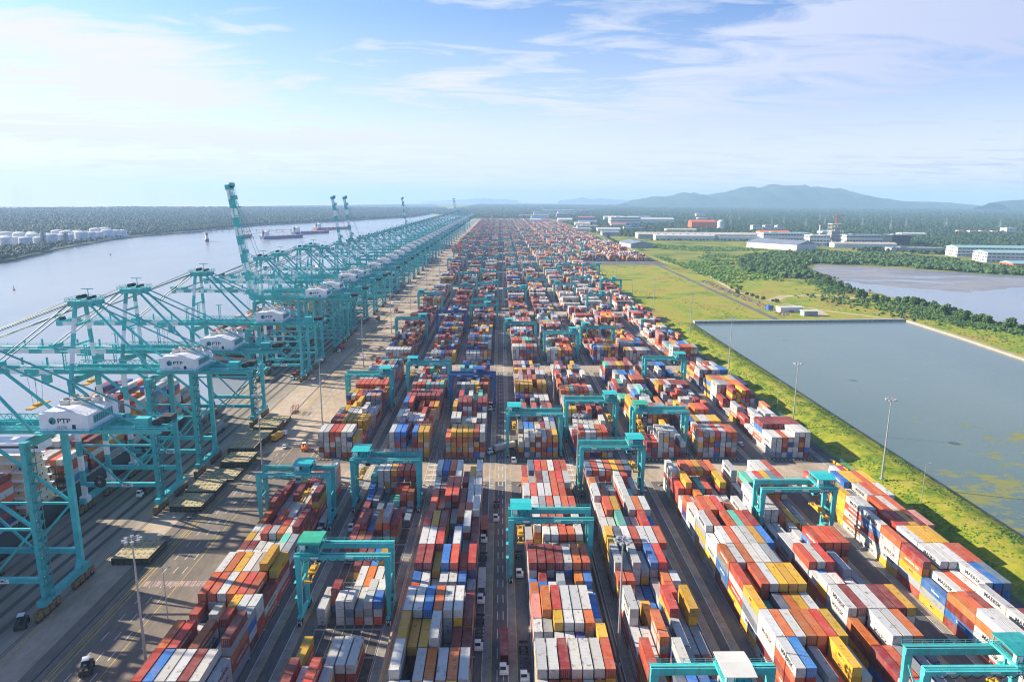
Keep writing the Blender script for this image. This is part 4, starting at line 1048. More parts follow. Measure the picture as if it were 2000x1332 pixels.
for i, (x, y, l) in enumerate(masts):
    if MAST is None: MAST = make_mast(38); index_kids(MAST); o = MAST
    else: o = dup(MAST)
    o.location = (x, y, 2.4 if x > 170 and y < 640 else 0); o['label'] = 'grey light mast ' + l; o.rotation_euler = (0,0,i*.4)
post = None
for x, y, l in ((-100.5, 187, 'thin grey lamp post on the apron beside the nearest stacks'), (176, 263, 'thin grey post standing on the grass bank'), (168, 395, 'thin grey post on the bank beside the second row')):
    t = thing('lamp_post', l, 'lamp post', (x, y, 2.2 if x > 0 else 0)); MB().cyl((0,0,0), (0,0,17), .16, .1, n=8).build('pole', M['galv'], t); MB().beam((0,0,16.9), (1.8,0,17.2), .16).box(1.4,2.3,-.2,.2,17.05,17.3).build('lamp', M['galv'], t)

# ------------------------------------------------------------------ vehicles
def make_truck(trailer=True):
    t = thing('terminal_truck', 'x', 'truck')
    b = MB(); b.box(-1.1, 1.1, -5.2, -1.2, .75, 1.15, 1); b.box(-1.25, 1.25, -5.3, -4.9, .5, 1.2, 0); b.build('chassis', [M['white'], M['dark']], t)
    b = MB(); b.add([(-1.2,-5.0,1.15),(.6,-5.0,1.15),(.6,-3.2,1.15),(-1.2,-3.2,1.15),(-1.2,-4.8,2.9),(.6,-4.8,2.9),(.6,-3.3,2.9),(-1.2,-3.3,2.9)], [(4,5,6,7),(0,1,5,4),(1,2,6,5),(2,3,7,6),(3,0,4,7)])
    c = b.build('cab', M['white'], t)
    MB().add([(-1.05,-5.0,1.9),(.45,-5.0,1.9),(.45,-4.88,2.75),(-1.05,-4.88,2.75)], [(0,1,2,3)]).build('windscreen', M['glass'], c)
    MB().box(.6, .62, -4.6, -3.5, 1.9, 2.7).build('window', M['glass'], c)
    MB().box(.6, 1.2, -4.9, -3.0, 1.15, 1.75).build('engine_cover', M['white'], t)
    for y in (-4.3, -1.9):
        for sx in (-1, 1): MB().cyl((sx*.75, y, .52), (sx*1.2, y, .52), .52, n=14).build('wheel', M['rubber'], t)
    if trailer:
        b = MB()
        for sx in (-.5, .5): b.box(sx-.12, sx+.12, -2.2, 10.4, 1.1, 1.5)
        for k in range(8): b.box(-1.2, 1.2, -2.0+k*1.75, -1.8+k*1.75, 1.2, 1.45)
        for y in (-2.2, 10.3): b.box(-1.25, 1.25, y, y+.2, 1.1, 1.9)
        b.build('trailer', M['dark'], t)
        for y in (7.8, 9.1):
            for sx in (-1, 1): MB().cyl((sx*.7, y, .5), (sx*1.2, y, .5), .5, n=12).build('wheel', M['rubber'], t)
    return t
TRK = make_truck(); index_kids(TRK); first = True
trk = [(-5.9, 238, PI*0, 'r', 'carrying a rust red container beside the left road block'), (-5.9, 213, 0, None, 'with empty trailer beside left road block, second in that queue'), (-5.9, 199, 0, 'w', 'with a white container beside the left road block'), (-5.9, 176, 0, None, 'with empty trailer beside left road block, nearest of that queue'),
       (6.7, 214, 0, None, 'with an empty trailer under the nearest crane right of the road'), (6.7, 163, 0, None, 'with empty trailer at the picture bottom right of the road'), (1.2, 166, 0, 'm', 'carrying a maroon container on the central road, nearest the camera'), (-1.5, 255, 0, None, 'with an empty trailer driving down the central road'),
       (6.7, 316, 0, None, 'with an empty trailer waiting at the first crossroad under a crane'), (-1.6, 326, -1.0, 'w', 'turning at the first crossroad with a grey container'), (-68.1, 244, 0, 'w', 'parked beside the quayside block under the nearest crane there'), (-56.9, 247, 0, None, 'in the lane beside the inner quay block under the crane'), (-5.9, 400, 0, 'm', 'under the blue crane beside the central road'), (-56.8, 300, 0, None, 'in the lane at the end of the inner quay block'),
       (-153.3, 278, 0, 'm', 'carrying a maroon container on the quay between the crane legs'), (-153.4, 352, 0, 'g', 'carrying a grey container on the quay under the third crane'), (-146, 470, 0, 'm', 'with a maroon container on the quay under the fifth crane'), (-134, 560, 0, 'r', 'with a rust red container on the quay further along'), (-150, 640, 0, None, 'with an empty trailer far along the quay'), (-128, 700, 0, 'm', 'with a maroon container far along the apron'), (-118, 760, 0, 'r', 'with a rust red container beside the third row, on the apron'), (-148, 800, 0, 'w', 'with a white container far under the cranes'), (64, 690, 0, 'm', 'in the lane between the middle blocks, third row'), (121, 420, 0, 'r', 'in the lane of the inner pond block, second row')]
for x, y, rz, load, l in trk:
    o = TRK if first else dup(TRK); first = False
    o.location = (x, y, .02); o.rotation_euler = (0,0,rz); o['label'] = 'white cabbed terminal truck ' + l; o['group'] = 'terminal trucks'
    if load:
        c = obj('shipping_container', CM[40]); c.location = Vector((x, y, 1.53)) + Matrix.Rotation(rz, 3, 'Z') @ Vector((0, 4.2, 0)); c.rotation_euler = (0,0,rz); c.color = (*PAL[load], 1)
        tag(c, f"{CNAME[load]} container on the truck {l.split(' container ')[-1] if 'container' in l else l}"[:110], 'container', 'containers on trucks')
def make_car(paint):
    t = thing('pickup_truck', 'x', 'car')
    MB().box(-.85, .85, -2.3, 2.3, .45, 1.0).build('body', paint, t)
    b = MB(); b.add([(-.8,-1.3,1.0),(.8,-1.3,1.0),(.8,.6,1.0),(-.8,.6,1.0),(-.7,-.7,1.6),(.7,-.7,1.6),(.7,.4,1.6),(-.7,.4,1.6)], [(4,5,6,7),(0,1,5,4),(1,2,6,5),(2,3,7,6),(3,0,4,7)], 0); c = b.build('cab', paint, t)
    MB().add([(-.7,-1.31,1.08),(.7,-1.31,1.08),(.62,-.78,1.55),(-.62,-.78,1.55)], [(0,1,2,3)]).build('windscreen', M['glass'], c).location = (0,-.03,.02)
    MB().box(-.75,.75,.7,2.2,.9,1.08).build('load_bed', M['dark'], t)
    for y in (-1.4, 1.4):
        for s in (-1, 1): MB().cyl((s*.6, y, .38), (s*.88, y, .38), .38, n=12).build('wheel', M['rubber'], t)
    return t
CAR = make_car(M['white']); index_kids(CAR)
for i, (x, y, rz, l) in enumerate(((-110.5, 333, .3, 'white pickup parked on the apron behind the yellow cargo truck'), (125.9, 337, PI, 'white pickup in the lane beside the inner pond block'), (-134.5, 467, 1.2, 'white pickup by the foot of the fifth crane'), (-129, 520, 0, 'white pickup on the apron further along the quay'))):
    o = CAR if i == 0 else dup(CAR); o.location = (x, y, .02); o.rotation_euler = (0,0,rz); o['label'] = l
t = thing('cargo_truck', 'flatbed truck carrying a tall yellow ochre crate on the apron', 'truck', (-117.5, 345, 0), -.25)
MB().box(-1.2,1.2,-5,5,.8,1.1).build('flatbed', M['dark'], t); MB().box(-1.2,1.2,5.2,7.2,.8,3.0).build('cab', M['white'], t); MB().box(-1.25,1.25,-4.6,2.5,1.1,3.9).build('crate', M['yellow'], t)
for y in (-3.8,-2.5,2.5,6.2):
    for s in (-1,1): MB().cyl((s*.7,y,.5),(s*1.2,y,.5),.5,n=12).build('wheel', M['rubber'], t)
t = thing('lashing_cage', 'red open steel cage standing on the apron between quay and stacks', 'cage', (-122.5, 392, 0))
b = MB()
for x in (-1.4,1.4):
    for y in (-3,0,3): b.beam((x,y,0),(x,y,4),.2)
    for z in (.2,2,4): b.beam((x,-3,z),(x,3,z),.18)
for y in (-3,0,3):
    for z in (.2,4): b.beam((-1.4,y,z),(1.4,y,z),.18)
b.build('frame', M['red'], t); MB().box(-1.4,1.4,-3,3,.15,.3).build('floor', M['dark'], t)
for x, y, l, m in ((-111.2, 164, 'black and white forklift at the bottom of the quay apron', 'dark'), (-99.5, 330, 'orange forklift beside the corner of the quayside block', 'orange_paint'), (-142.1, 184, 'dark tractor unit parked on the quay lanes at lower left', 'dark'), (-96, 503, 'orange forklift near the second crossroad', 'orange_paint')):
    t = thing('forklift', l, 'forklift', (x, y, 0), .4)
    MB().box(-1.4,1.4,-3,2.4,.7,2.0).build('body', M[m], t); MB().box(-.8,.8,-.8,1.0,2.0,3.6).build('cab', M['glass'], t); MB().box(-.9,.9,-.9,1.1,3.6,3.75).build('cab_roof', M['white'], t)
    MB().beam((0,2.2,2.2),(0,-4.8,3.4),.6).build('lift_arm', M[m], t)
    for yy in (-2,1.6):
        for s in (-1,1): MB().cyl((s*1.0,yy,.75),(s*1.6,yy,.75),.75,n=12).build('wheel', M['rubber'], t)

# ------------------------------------------------------------------ hatch covers laid out on the apron
def make_hatch():
    t = thing('hatch_cover', 'x', 'hatch cover')
    MB().box(-6.4,6.4,-6.6,6.6,.25,1.15).build('rim', M['hatch_side'], t)
    b = MB(); b.box(-6.3,6.3,-6.5,6.5,1.15,1.22)
    for y in (-3.2,0,3.2): b.box(-6.3,6.3,y-.1,y+.1,1.22,1.3)
    b.build('panel', M['hatch'], t)
    b = MB()
    for y in (-5.5,-3.6,-2.7,-.6,.6,2.7,3.7,5.6):
        for k in range(6): b.box(-5.6+k*2.2,-5.3+k*2.2,y-.12,y+.12,1.22,1.38)
    b.build('container_socket', M['hatch_side'], t)['kind'] = 'stuff'
    b = MB()
    for k in range(7):
        for s in (-1,1): b.box(-6+k*2-.25,-6+k*2+.25,s*6.6-.15,s*6.6+.15,0,.5)
    b.build('skid', M['dark'], t)['kind'] = 'stuff'
    return t
HT = make_hatch(); index_kids(HT); first = True
for x, y, n, l in ((-128.4,225,2,'nearest the camera beside the first crane'), (-128,266,2,'at the foot of the second crane'), (-128,281,2,'second in the row past the second crane'), (-126.5,296,1,'third in the row past the second crane'), (-125.5,311,3,'between the second and third cranes'),(-129,329,3,'nearest of the row past the third crane'), (-128,343,3,'second of the row past the third crane'), (-126.5,357,4,'third of the row past the third crane'), (-127,371,2,'furthest of the row past the third crane')):
    for k in range(n):
        o = HT if first else dup(HT); first = False
        o.location = (x + random.uniform(-.3,.3) + k*.2, y + random.uniform(-.2,.2), k*1.25)
        o.rotation_euler = (0,0,random.uniform(-.015,.015))
        o['label'] = f"olive hatch cover, {'topmost' if k == n-1 else ('bottom' if k == 0 else ordinal(k) + ' tier')} of pile {l}"; o['group'] = 'hatch covers on the quay apron'

# ------------------------------------------------------------------ ships
SHIPC = []
def hull_mesh(L, Bm, z0, z1, mats, stripe):
    """hull along +Y: stern at 0, bow at L; sheer and flare at the bow"""
    b = MB(); n = 24; rings = []
    for i in range(n+1):
        t = i/n; y = L*t
        wt = 1 if t < .78 else max(.04, 1-((t-.78)/.22)**1.7); wb = 1 if t < .68 else max(.02, 1-((t-.68)/.30)**1.5 if t < .98 else .02)
        if t < .06: wt *= .86 + t*2.3; wb *= .75 + t*4
        sh = 3.5*max(0, (t-.86)/.14)**1.4
        zm = z0 + (z1-z0)*.32
        rings.append([(-Bm/2*wb, y*.985, z0), (-Bm/2*(wb*.5+wt*.5), y*.99, zm), (-Bm/2*wt, y, z1+sh), (Bm/2*wt, y, z1+sh), (Bm/2*(wb*.5+wt*.5), y*.99, zm), (Bm/2*wb, y*.985, z0)])
    vs = [p for r in rings for p in r]
    for i in range(n):
        for j in range(5):
            if j == 2: continue
            b.f.append((i*6+j, i*6+j+1, (i+1)*6+j+1, (i+1)*6+j)[::1]); b.m.append(1 if j in (0, 4) else 0); b.sm.append(j != 2)
        b.f.append((i*6+2, i*6+3, (i+1)*6+3, (i+1)*6+2)); b.m.append(2); b.sm.append(False)
    b.v = vs; b.f.append((0,1,2,3,4,5)); b.m.append(0); b.sm.append(False)
    me = b.mesh('hull', mats); bm = bmesh.new(); bm.from_mesh(me); bmesh.ops.recalc_face_normals(bm, faces=bm.faces); bm.to_mesh(me); bm.free(); return me
def superstructure(t, x0, x1, y0, y1, z0, z1, mat, floors):
    """accommodation block: terraces step back on the aft side, white deck edges with rails, stairs"""
    b = MB(); h = (z1-z0)/floors; w = MB(); st = MB()
    for k in range(floors):
        s = min(2.4, k*.45); ya = y0 + k*.85 - 3.5; za = z0+k*h
        b.box(x0+s, x1-s, ya, y1-s*.3, za, za+h-.18)
        w.box(x0+s-1.0, x1-s+1.0, ya-1.4, y1+.5, za+h-.18, za+h)
        if L_BIG(x1-x0): w.rail([(x0+s-.9, ya-1.3, za+h), (x1-s+.9, ya-1.3, za+h), (x1-s+.9, y1+.4, za+h)], 1.0, 2.5, .06)
        xs = x1-s-3 if k % 2 else x0+s+6
        st.beam((xs, ya-1.0, za), (xs+3.2, ya-1.0, za+h), .9, .12)
    o = b.build('superstructure', mat, t)
    w.build('deck_edge', M['white'], o); st.build('stair', M['grey'], o)['kind'] = 'stuff'
    b = MB()
    for k in range(floors-1):
        ya = y0 + k*.85 - 3.5; n = 8
        for i in range(n):
            if (i*5 + k*3) % 7 in (2, 5): continue
            x = x0+3+(x1-x0-6)*i/(n-1); big = (i + k) % 4 == 0
            b.box(x-(.4 if big else .24), x+(.4 if big else .24), ya-.06, ya+.05, z0+k*h+(.1 if big else 1.2), z0+k*h+1.9)
            b.box(x1-min(2.4,k*.45)-.05, x1-min(2.4,k*.45)+.06, ya+1.5+i*1.5, ya+2.0+i*1.5, z0+k*h+1.2, z0+k*h+1.9)
    b.build('porthole', M['glass'], o)['kind'] = 'stuff'
    b = MB(); yb = y0 + floors*.6; b.box(x0-2.5, x1+2.5, yb, y1-1, z1, z1+3.2); br = b.build('bridge', M['white'], o)
    MB().box(x0-2.3, x1+2.3, yb-.06, y1-.94, z1+1.3, z1+2.3).build('bridge_window', M['glass'], br)
    b = MB(); xm = (x0+x1)/2; b.cyl((xm, (y0+y1)/2, z1+3.2), (xm, (y0+y1)/2, z1+11), .4, .2, n=6); b.beam((xm-3, (y0+y1)/2, z1+8), (xm+3, (y0+y1)/2, z1+8), .3); b.box(xm-1.6, xm+1.6, (y0+y1)/2-.3, (y0+y1)/2+.3, z1+9.2, z1+9.6)
    b.build('radar_mast', M['white'], o)
    if L_BIG(x1-x0):
        for sx in (-1, 1):
            bb = MB(); xc = xm + sx*((x1-x0)/2-1.2); bb.box(xc-1.3, xc+1.3, y0+2, y0+9.5, z0+h*2.1, z0+h*2.1+2.2); bb.box(xc-.2, xc+.2, y0+2.5, y0+3, z0+h*2, z0+h*2+4); bb.box(xc-.2, xc+.2, y0+8.5, y0+9, z0+h*2, z0+h*2+4); bb.build('lifeboat', M['orange_paint'], o)
    return o
def L_BIG(w): return w > 26
def cargo_ship(y0, L, Bm, deck, hullm, sup_y, supm, stacks, lab, xgap=2.2, top=0):
    xc = QX - xgap - Bm/2
    t = thing('container_ship', lab, 'ship', (xc, y0, WZ))
    o = obj('hull', hull_mesh(L, Bm, -4, deck-WZ, [M[hullm], M['hull_red'], M['dark']], 0), t)
    dz = deck - WZ
    superstructure(t, -Bm/2+2, Bm/2-2, sup_y, sup_y+13, dz, dz+top, M[supm], 7)
    b = MB(); b.box(-4, 4, sup_y-9, sup_y-3, dz, dz+top*.72); f = b.build('funnel', M['hull_dark'], t); MB().box(-4.1, 4.1, sup_y-9.1, sup_y-2.9, dz+top*.5, dz+top*.62).build('funnel_band', M['cream'], f)
    nrow = int((Bm-1)/2.52)
    for (sy, h) in stacks:
        b = MB(); b.box(-Bm/2+1, Bm/2-1, sy-.2, sy+12.6, dz, dz+1.2); b.build('hatch_coaming', M['grey'], t)
        b = MB()
        for i in range(nrow+1): b.beam((-nrow*1.26+i*2.52, sy-1, dz), (-nrow*1.26+i*2.52, sy-1, dz+9), .25)
        for z in (3, 6, 9): b.box(-Bm/2+.5, Bm/2-.5, sy-1.6, sy-.5, dz+z-.15, dz+z)
        b.build('lashing_bridge', M['hull_dark'], t)
        for r in range(nrow):
            hh = int(np.clip(h - (1 if rng.random() < .35 else 0) - (1 if rng.random() < .1 else 0), 0, 9))
            for k in range(hh):
                if 0 < r < nrow-1 and k < hh-3: continue
                SHIPC.append(dict(L=40, x=xc-nrow*1.26+1.26+r*2.52, y=y0+sy+6.2, z=deck+1.25+k*2.6, col=str(rng.choice(list('rrrmmmwwwggybkn'))), row=9, ex=(1,1,1,1)))
    b = MB(); b.rail([(Bm/2-.3, 6, dz), (Bm/2-.3, L*.75, dz)], 1.1, 4, .1); b.build('bulwark_rail', M['white'], t)
    b = MB(); b.cyl((0, L*.93, dz+2), (0, L*.93, dz+14), .4, .2, n=6); b.build('fore_mast', M['cream'], t)
    return t
cargo_ship(150, 262, 32, 8.2, 'hull_dark', 94, 'cream', [(2+i*14.0, h) for i, h in enumerate((9,9,9,9,9,8))] + [(116+i*14.6, h) for i, h in enumerate((4,5,4,3,7,8,7,4))], 'dark hulled container ship with cream superstructure at the nearest berth', top=22)
cargo_ship(486, 300, 40, 9.5, 'hull_dark', 150, 'yellow', [(16+i*14.7, h) for i, h in enumerate((7,8,8,8,8,8,8,7))] + [(170+i*14.7, h) for i, h in enumerate((7,8,6,7,7,5))], 'large container ship with a yellow ochre bridge block at the second berth', top=27)
cargo_ship(860, 240, 32, 8.5, 'hull_red', 40, 'white', [(66+i*14.6, h) for i, h in enumerate((6,7,5,7,6,6,4,5,3))], 'red hulled container ship further along the quay', top=22)
cargo_ship(1250, 300, 40, 9.5, 'hull_blue', 70, 'white', [(96+i*14.6, h) for i, h in enumerate((7,7,6,8,7,6,7,6,5,5,4))], 'blue hulled container ship far along the quay', top=25)
cargo_ship(1700, 300, 40, 9.5, 'hull_dark', 60, 'cream', [(86+i*14.6, h) for i, h in enumerate((7,6,6,8,7,6,5,6,5,5))], 'dark hulled container ship furthest along the quay', top=25)
def tanker(x, y, rz, L, Bm, hm, lab, dk='red'):
    t = thing('tanker', lab, 'ship', (x, y, WZ), rz)
    obj('hull', hull_mesh(L, Bm, -1, 9, [M[hm], M['hull_red'], M[dk]], 0), t)
    superstructure(t, -Bm/2+2, Bm/2-2, L*.05, L*.05+13, 9, 24, M['white'], 5)
    MB().box(-3,3,L*.02,L*.05-1,9,27).build('funnel', M['hull_dark'], t)
    b = MB()
    for dx in (-2,-1,0,1,2): b.cyl((dx*1.2, L*.18, 10), (dx*1.2, L*.93, 10), .35, n=6)
    for k in range(5): b.box(-Bm/2+2, Bm/2-2, L*(.3+k*.12), L*(.3+k*.12)+1, 9, 10.8)
    b.build('deck_piping', M['galv'], t)
    b = MB(); 
    for k in (.52, .58): b.beam((2, L*k, 9), (2, L*k, 22), .8); b.beam((2, L*k, 21), (7, L*k, 15), .5)
    b.build('hose_crane', M['yellow'], t)
    MB().cyl((0, L*.94, 9), (0, L*.94, 22), .4, n=6).build('fore_mast', M['white'], t)
    return t
tanker(-755, 2190, -.62, 160, 26, 'hull_blue', 'blue hulled tanker moored at the jetty across the river')
tanker(-748, 2500, -.62, 165, 27, 'hull_blue', 'dark blue tanker with red deck moored behind the blue one')
tanker(-765, 2860, -.7, 170, 30, 'hull_red', 'red hulled tanker furthest along the jetty')
tanker(-842, 2230, -.1, 90, 18, 'hull_dark', 'small dark tanker beside the jetty', 'grey')
tanker(-868, 2050, .5, 48, 11, 'hull_dark', 'small coaster sailing up the river', 'grey')
def tug(x, y, rz, lab):
    t = thing('tug_boat', lab, 'boat', (x, y, WZ), rz); obj('hull', hull_mesh(28, 9, -1, 3, [M['hull_red'], M['hull_dark'], M['grey']], 0), t)
    MB().box(-3,3,9,17,3,6).box(-2.2,2.2,10.5,15.5,6,8.6).build('wheelhouse', M['white'], t); MB().box(-2.25,2.25,10.45,15.55,7,8).build('window', M['glass'], t); MB().cyl((0,9,6),(0,9,10),.8,n=8).build('funnel', M['orange_paint'], t)
tug(-330, 1265, .8, 'red hulled tug boat in the river behind the raised boom crane'); tug(-310, 1500, .3, 'small red tug boat further up the river near the cranes')
for x, y, l in ((-682, 962, 'dark red buoy floating alone at the left of the river'), (-880, 1560, 'small red buoy floating near the middle of the river')):
    t = thing('buoy', l, 'buoy', (x, y, WZ)); MB().cyl((0,0,-.3),(0,0,1.2),1.6,n=14).build('float', M['red'], t); b = MB()
    for a in range(4): b.beam((math.cos(a*PI/2)*1.1, math.sin(a*PI/2)*1.1, 1.2), (0,0,5), .2)
    b.build('tower', M['hull_red'], t); MB().cyl((0,0,5),(0,0,5.7),.4,n=8).build('lamp', M['dark'], t)
# jetty
t = thing('jetty', 'long thin jetty on piles reaching from the tank farm to the tankers', 'jetty')
J = [(-1150,2460), (-1090,2660), (-1010,2720), (-860,2740), (-790,2720)]; b = MB(); pb_ = MB()
for p, q in zip(J[:-1], J[1:]):
    b.beam((*p, 4), (*q, 4), 7, 1.4); n = int(math.dist(p, q)/25)
    for i in range(n):
        x, y = p[0]+(q[0]-p[0])*i/n, p[1]+(q[1]-p[1])*i/n
        for s in (-2.5,2.5): pb_.cyl((x,y+s,WZ-2),(x,y+s,3.4),.7,n=6)
b.build('deck', M['concrete'], t); pb_.build('pile', M['stone'], t)['kind'] = 'stuff'
for (x, y) in ((-850,2300),(-800,2700)): MB().box(x-16,x+16,y-9,y+9,2,4.6).build('platform', M['concrete'], t)
b = MB(); b.beam((-860,2740,4),(-850,2310,4),5,1.2); b.build('walkway', M['concrete'], t)
for (x, y) in ((-850,2300),(-838,2303),(-800,2700),(-790,2704)): MB().beam((x,y,4.6),(x,y,20),1.4).beam((x,y,19),(x+7,y,12),.9).build('loading_arm', M['yellow'], t)
# ------------------------------------------------------------------ tank farm across the river
def make_tank(r, h):
    b = MB(); n = 28; b.cyl((0,0,0), (0,0,h), r, n=n, cap=False); vs = []
    for k, (rr, z) in enumerate(((1.0,0),(.78,.13),(.45,.24),(.15,.29))):
        vs += [(r*rr*math.cos(2*PI*i/n), r*rr*math.sin(2*PI*i/n), h + z*r*.75) for i in range(n)]
    f = [(k*n+i, k*n+(i+1) % n, (k+1)*n+(i+1) % n, (k+1)*n+i) for k in range(3) for i in range(n)] + [tuple(range(3*n, 4*n))]
    t = thing('storage_tank', 'x', 'tank', group='white storage tanks across the river')
    b.build('shell', M['tank'], t); MB().add(vs, f, 0).build('roof', M['roofw'], t)
    b = MB(); 
    for k in range(16): b.beam((r*1.01*math.cos(k*.13-2.2), r*1.01*math.sin(k*.13-2.2), h*k/16), (r*1.01*math.cos((k+1)*.13-2.2), r*1.01*math.sin((k+1)*.13-2.2), h*(k+1)/16), .9, .4)
    b.build('stair', M['grey'], t); return t
TK = {}; tn = 0
rows = [(-1226, [1800+46*i for i in range(11)]), (-1282, [1752+50*i for i in range(11)]), (-1345, [1735+54*i for i in range(10)]), (-1412, [1715+56*i for i in range(8)]), (-1480, [1720+60*i for i in range(6)])]
for ri, (x, ys) in enumerate(rows):
    for i, y in enumerate(ys):
        k = ((15.5, 22), (17, 25), (14, 20))[(i*2 + ri) % 3]
        if ri == 1 and i > 8: k = (18.5, 27)
        l = f"white domed storage tank, {ordinal(i)} from the left in the {['river side','second','third','fourth','rear'][ri]} row across the river"
        if k not in TK: TK[k] = make_tank(*k); index_kids(TK[k]); o = TK[k]
        else: o = dup(TK[k])
        o['label'] = l; o.location = (x + random.uniform(-4,4), y + random.uniform(-4,4), -1)
for i, (x, y, h, l) in enumerate(((-1205, 1835, 40, 'grey lattice tower among the storage tanks, left one'), (-1190, 1905, 33, 'grey boxy tower among the storage tanks, right one'))):
    t = thing('process_tower', l, 'tower', (x, y, -1)); b = MB()
    for sx in (-4,4):
        for sy in (-4,4): b.beam((sx,sy,0),(sx,sy,h),1.0)
    for z in range(4, int(h), 5):
        for s in (-4,4): b.beam((-4,s,z),(4,s,z),.6); b.beam((s,-4,z),(s,4,z),.6); b.beam((-4,s,z),(4,s,z+5),.4)
    b.build('frame', M['grey'], t); MB().box(-3,3,-3,3,0,h*.9).build('column', M['stone'], t)

# ------------------------------------------------------------------ buildings
BOX = []
def building(name, lab, cat, x, y, w, d, h, wall, roof, rz=0, ridge=0, floors=0, door=True, rise=None):
    """w along local x, d along local y; ridge 0 flat, 'x' or 'y' gable"""
    t = thing(name, lab, cat, (x, y, 0), rz); BOX.append((x, y, w, d, rz))
    MB().box(-w/2, w/2, -d/2, d/2, -.5, h).build('wall', M[wall], t)
    b = MB(); e = 1.2; r = rise if rise else min(w, d)*.10
    if ridge == 'x': vs = [(-w/2-e,-d/2-e,h+.05),(w/2+e,-d/2-e,h+.05),(w/2+e,0,h+r),(-w/2-e,0,h+r),(w/2+e,d/2+e,h+.05),(-w/2-e,d/2+e,h+.05)]; b.add(vs, [(0,1,2,3),(3,2,4,5),(1,4,2),(5,0,3),(0,5,4,1)])
    elif ridge == 'y': vs = [(-w/2-e,-d/2-e,h+.05),(-w/2-e,d/2+e,h+.05),(0,d/2+e,h+r),(0,-d/2-e,h+r),(w/2+e,d/2+e,h+.05),(w/2+e,-d/2-e,h+.05)]; b.add(vs, [(3,2,1,0),(5,4,2,3),(0,5,3),(4,1,2),(1,4,5,0)])
    else: b.box(-w/2-.6, w/2+.6, -d/2-.6, d/2+.6, h+.02, h+1.0); b.box(-w*.3, -w*.18, -d*.2, d*.2, h+1, h+3)
    b.build('roof', M[roof], t)
    nf = floors or 1
    for k in range(nf):
        z = h*(k+.45)/nf; hh = h/nf*.3
        b = MB(); n = max(3, int(w/9))
        for i in range(n):
            xx = -w/2 + w*(i+.5)/n; b.box(xx-w/n*.38, xx+w/n*.38, -d/2-.12, -d/2+.05, z, z+hh)
        n = max(3, int(d/9))
        for i in range(n):
            yy = -d/2 + d*(i+.5)/n; b.box(-w/2-.12, -w/2+.05, yy-d/n*.38, yy+d/n*.38, z, z+hh)
        if floors: b.build('window', M['glass'], t)
    if not floors and w*d > 1500:
        n = max(3, int(max(w, d)/22))
        for i in range(n):
            q = -max(w, d)/2 + max(w, d)*(i+.5)/n; xx, yy = (q, 0) if w >= d else (0, q)
            MB().box(xx-3, xx+3, yy-1.6, yy+1.6, h + (r if ridge else 1) - .3, h + (r if ridge else 1) + 1.3).build('roof_vent', M['grey'], t)
        b = MB(); n = max(4, int(w/7))
        for i in range(n): b.box(-w/2 + w*i/n - .15, -w/2 + w*i/n + .15, -d/2-.16, -d/2+.02, 0, h*.97)
        b.build('wall_rib', M['wall_grey'], t)
    if door: MB().box(-3, 3, -d/2-.2, -d/2+.05, 0, min(5, h*.4)).build('door', M['grey'], t)
    return t
building('warehouse', 'very long low warehouse with a cream roof beyond the fields', 'warehouse', 672, 2310, 430, 62, 15, 'wall_grey', 'roof_cream', -.02, 'x')
building('warehouse', 'white warehouse in front of the very long cream roofed one', 'warehouse', 590, 2215, 190, 40, 15, 'wall_white', 'roofw', -.02, 'x')
building('warehouse', 'lower white warehouse right of the front white one', 'warehouse', 765, 2205, 140, 36, 11, 'wall_white', 'roof_grey', -.02, 'x')
building('warehouse', 'grey roofed white shed at the edge of the scrub, nearest large shed', 'warehouse', 758, 1850, 92, 150, 15, 'wall_white', 'roof_grey', .62, 'y')
building('warehouse', 'slate roofed open shed beside the service road', 'warehouse', 372, 1890, 62, 110, 11, 'wall_grey', 'roof_grey', .12, 'y')
building('factory', 'long white factory hall with windows left of the cement tower', 'factory', 905, 2190, 150, 60, 26, 'wall_white', 'roof_teal', -.05, 0, 2)
building('factory', 'white factory block right of the cement tower', 'factory', 1120, 2130, 110, 60, 24, 'wall_white', 'roof_grey', -.05, 0, 2)
building('factory', 'dark glass clad block at the right end of the cement works', 'factory', 1165, 2010, 52, 50, 30, 'glass', 'roof_grey', -.05, 0, 4)
building('factory', 'white process building at the foot of the cement tower', 'factory', 905, 1960, 56, 44, 30, 'wall_white', 'roofw', -.05, 0, 3)
building('warehouse', 'long low white shed in front of the cement tower', 'warehouse', 1010, 1905, 170, 36, 11, 'wall_white', 'roof_cream', -.05, 'x')
building('warehouse', 'bright orange clad building beyond the long warehouse', 'warehouse', 910, 3120, 108, 80, 32, 'orange', 'orange', -.05, 'x')
building('warehouse', 'low orange roofed building left of the white factory', 'warehouse', 1000, 2520, 105, 70, 13, 'wall_white', 'orange', -.05, 'x')
building('warehouse', 'big white warehouse beyond the far stacks', 'warehouse', 635, 3560, 150, 110, 40, 'wall_white', 'roofw', -.02, 0, 3)
building('warehouse', 'long white roofed warehouse behind the big white one', 'warehouse', 840, 3760, 190, 70, 26, 'wall_white', 'roofw', -.02, 'x')
building('warehouse', 'blue roofed shed beside the service road', 'warehouse', 565, 2950, 80, 60, 14, 'wall_white', 'roof_blue', -.1, 'y')
building('warehouse', 'dark blue roofed hall left of the big white warehouse', 'warehouse', 500, 4050, 90, 60, 25, 'roof_blue', 'roof_red', -.1, 'x')
building('factory', 'long pale three storey factory at the right beyond the bay', 'factory', 1195, 1600, 250, 54, 22, 'wall_white', 'roof_teal', -.12, 'x', 3, rise=4)
building('factory', 'second pale three storey factory nearer the bay at right', 'factory', 1160, 1452, 250, 56, 21, 'wall_white', 'roof_teal', -.12, 'x', 3, rise=4)
building('factory', 'low factory with an orange base at the right edge by the mangroves', 'factory', 1075, 1300, 190, 44, 11, 'orange', 'roof_teal', -.12, 'x', 1, rise=4)
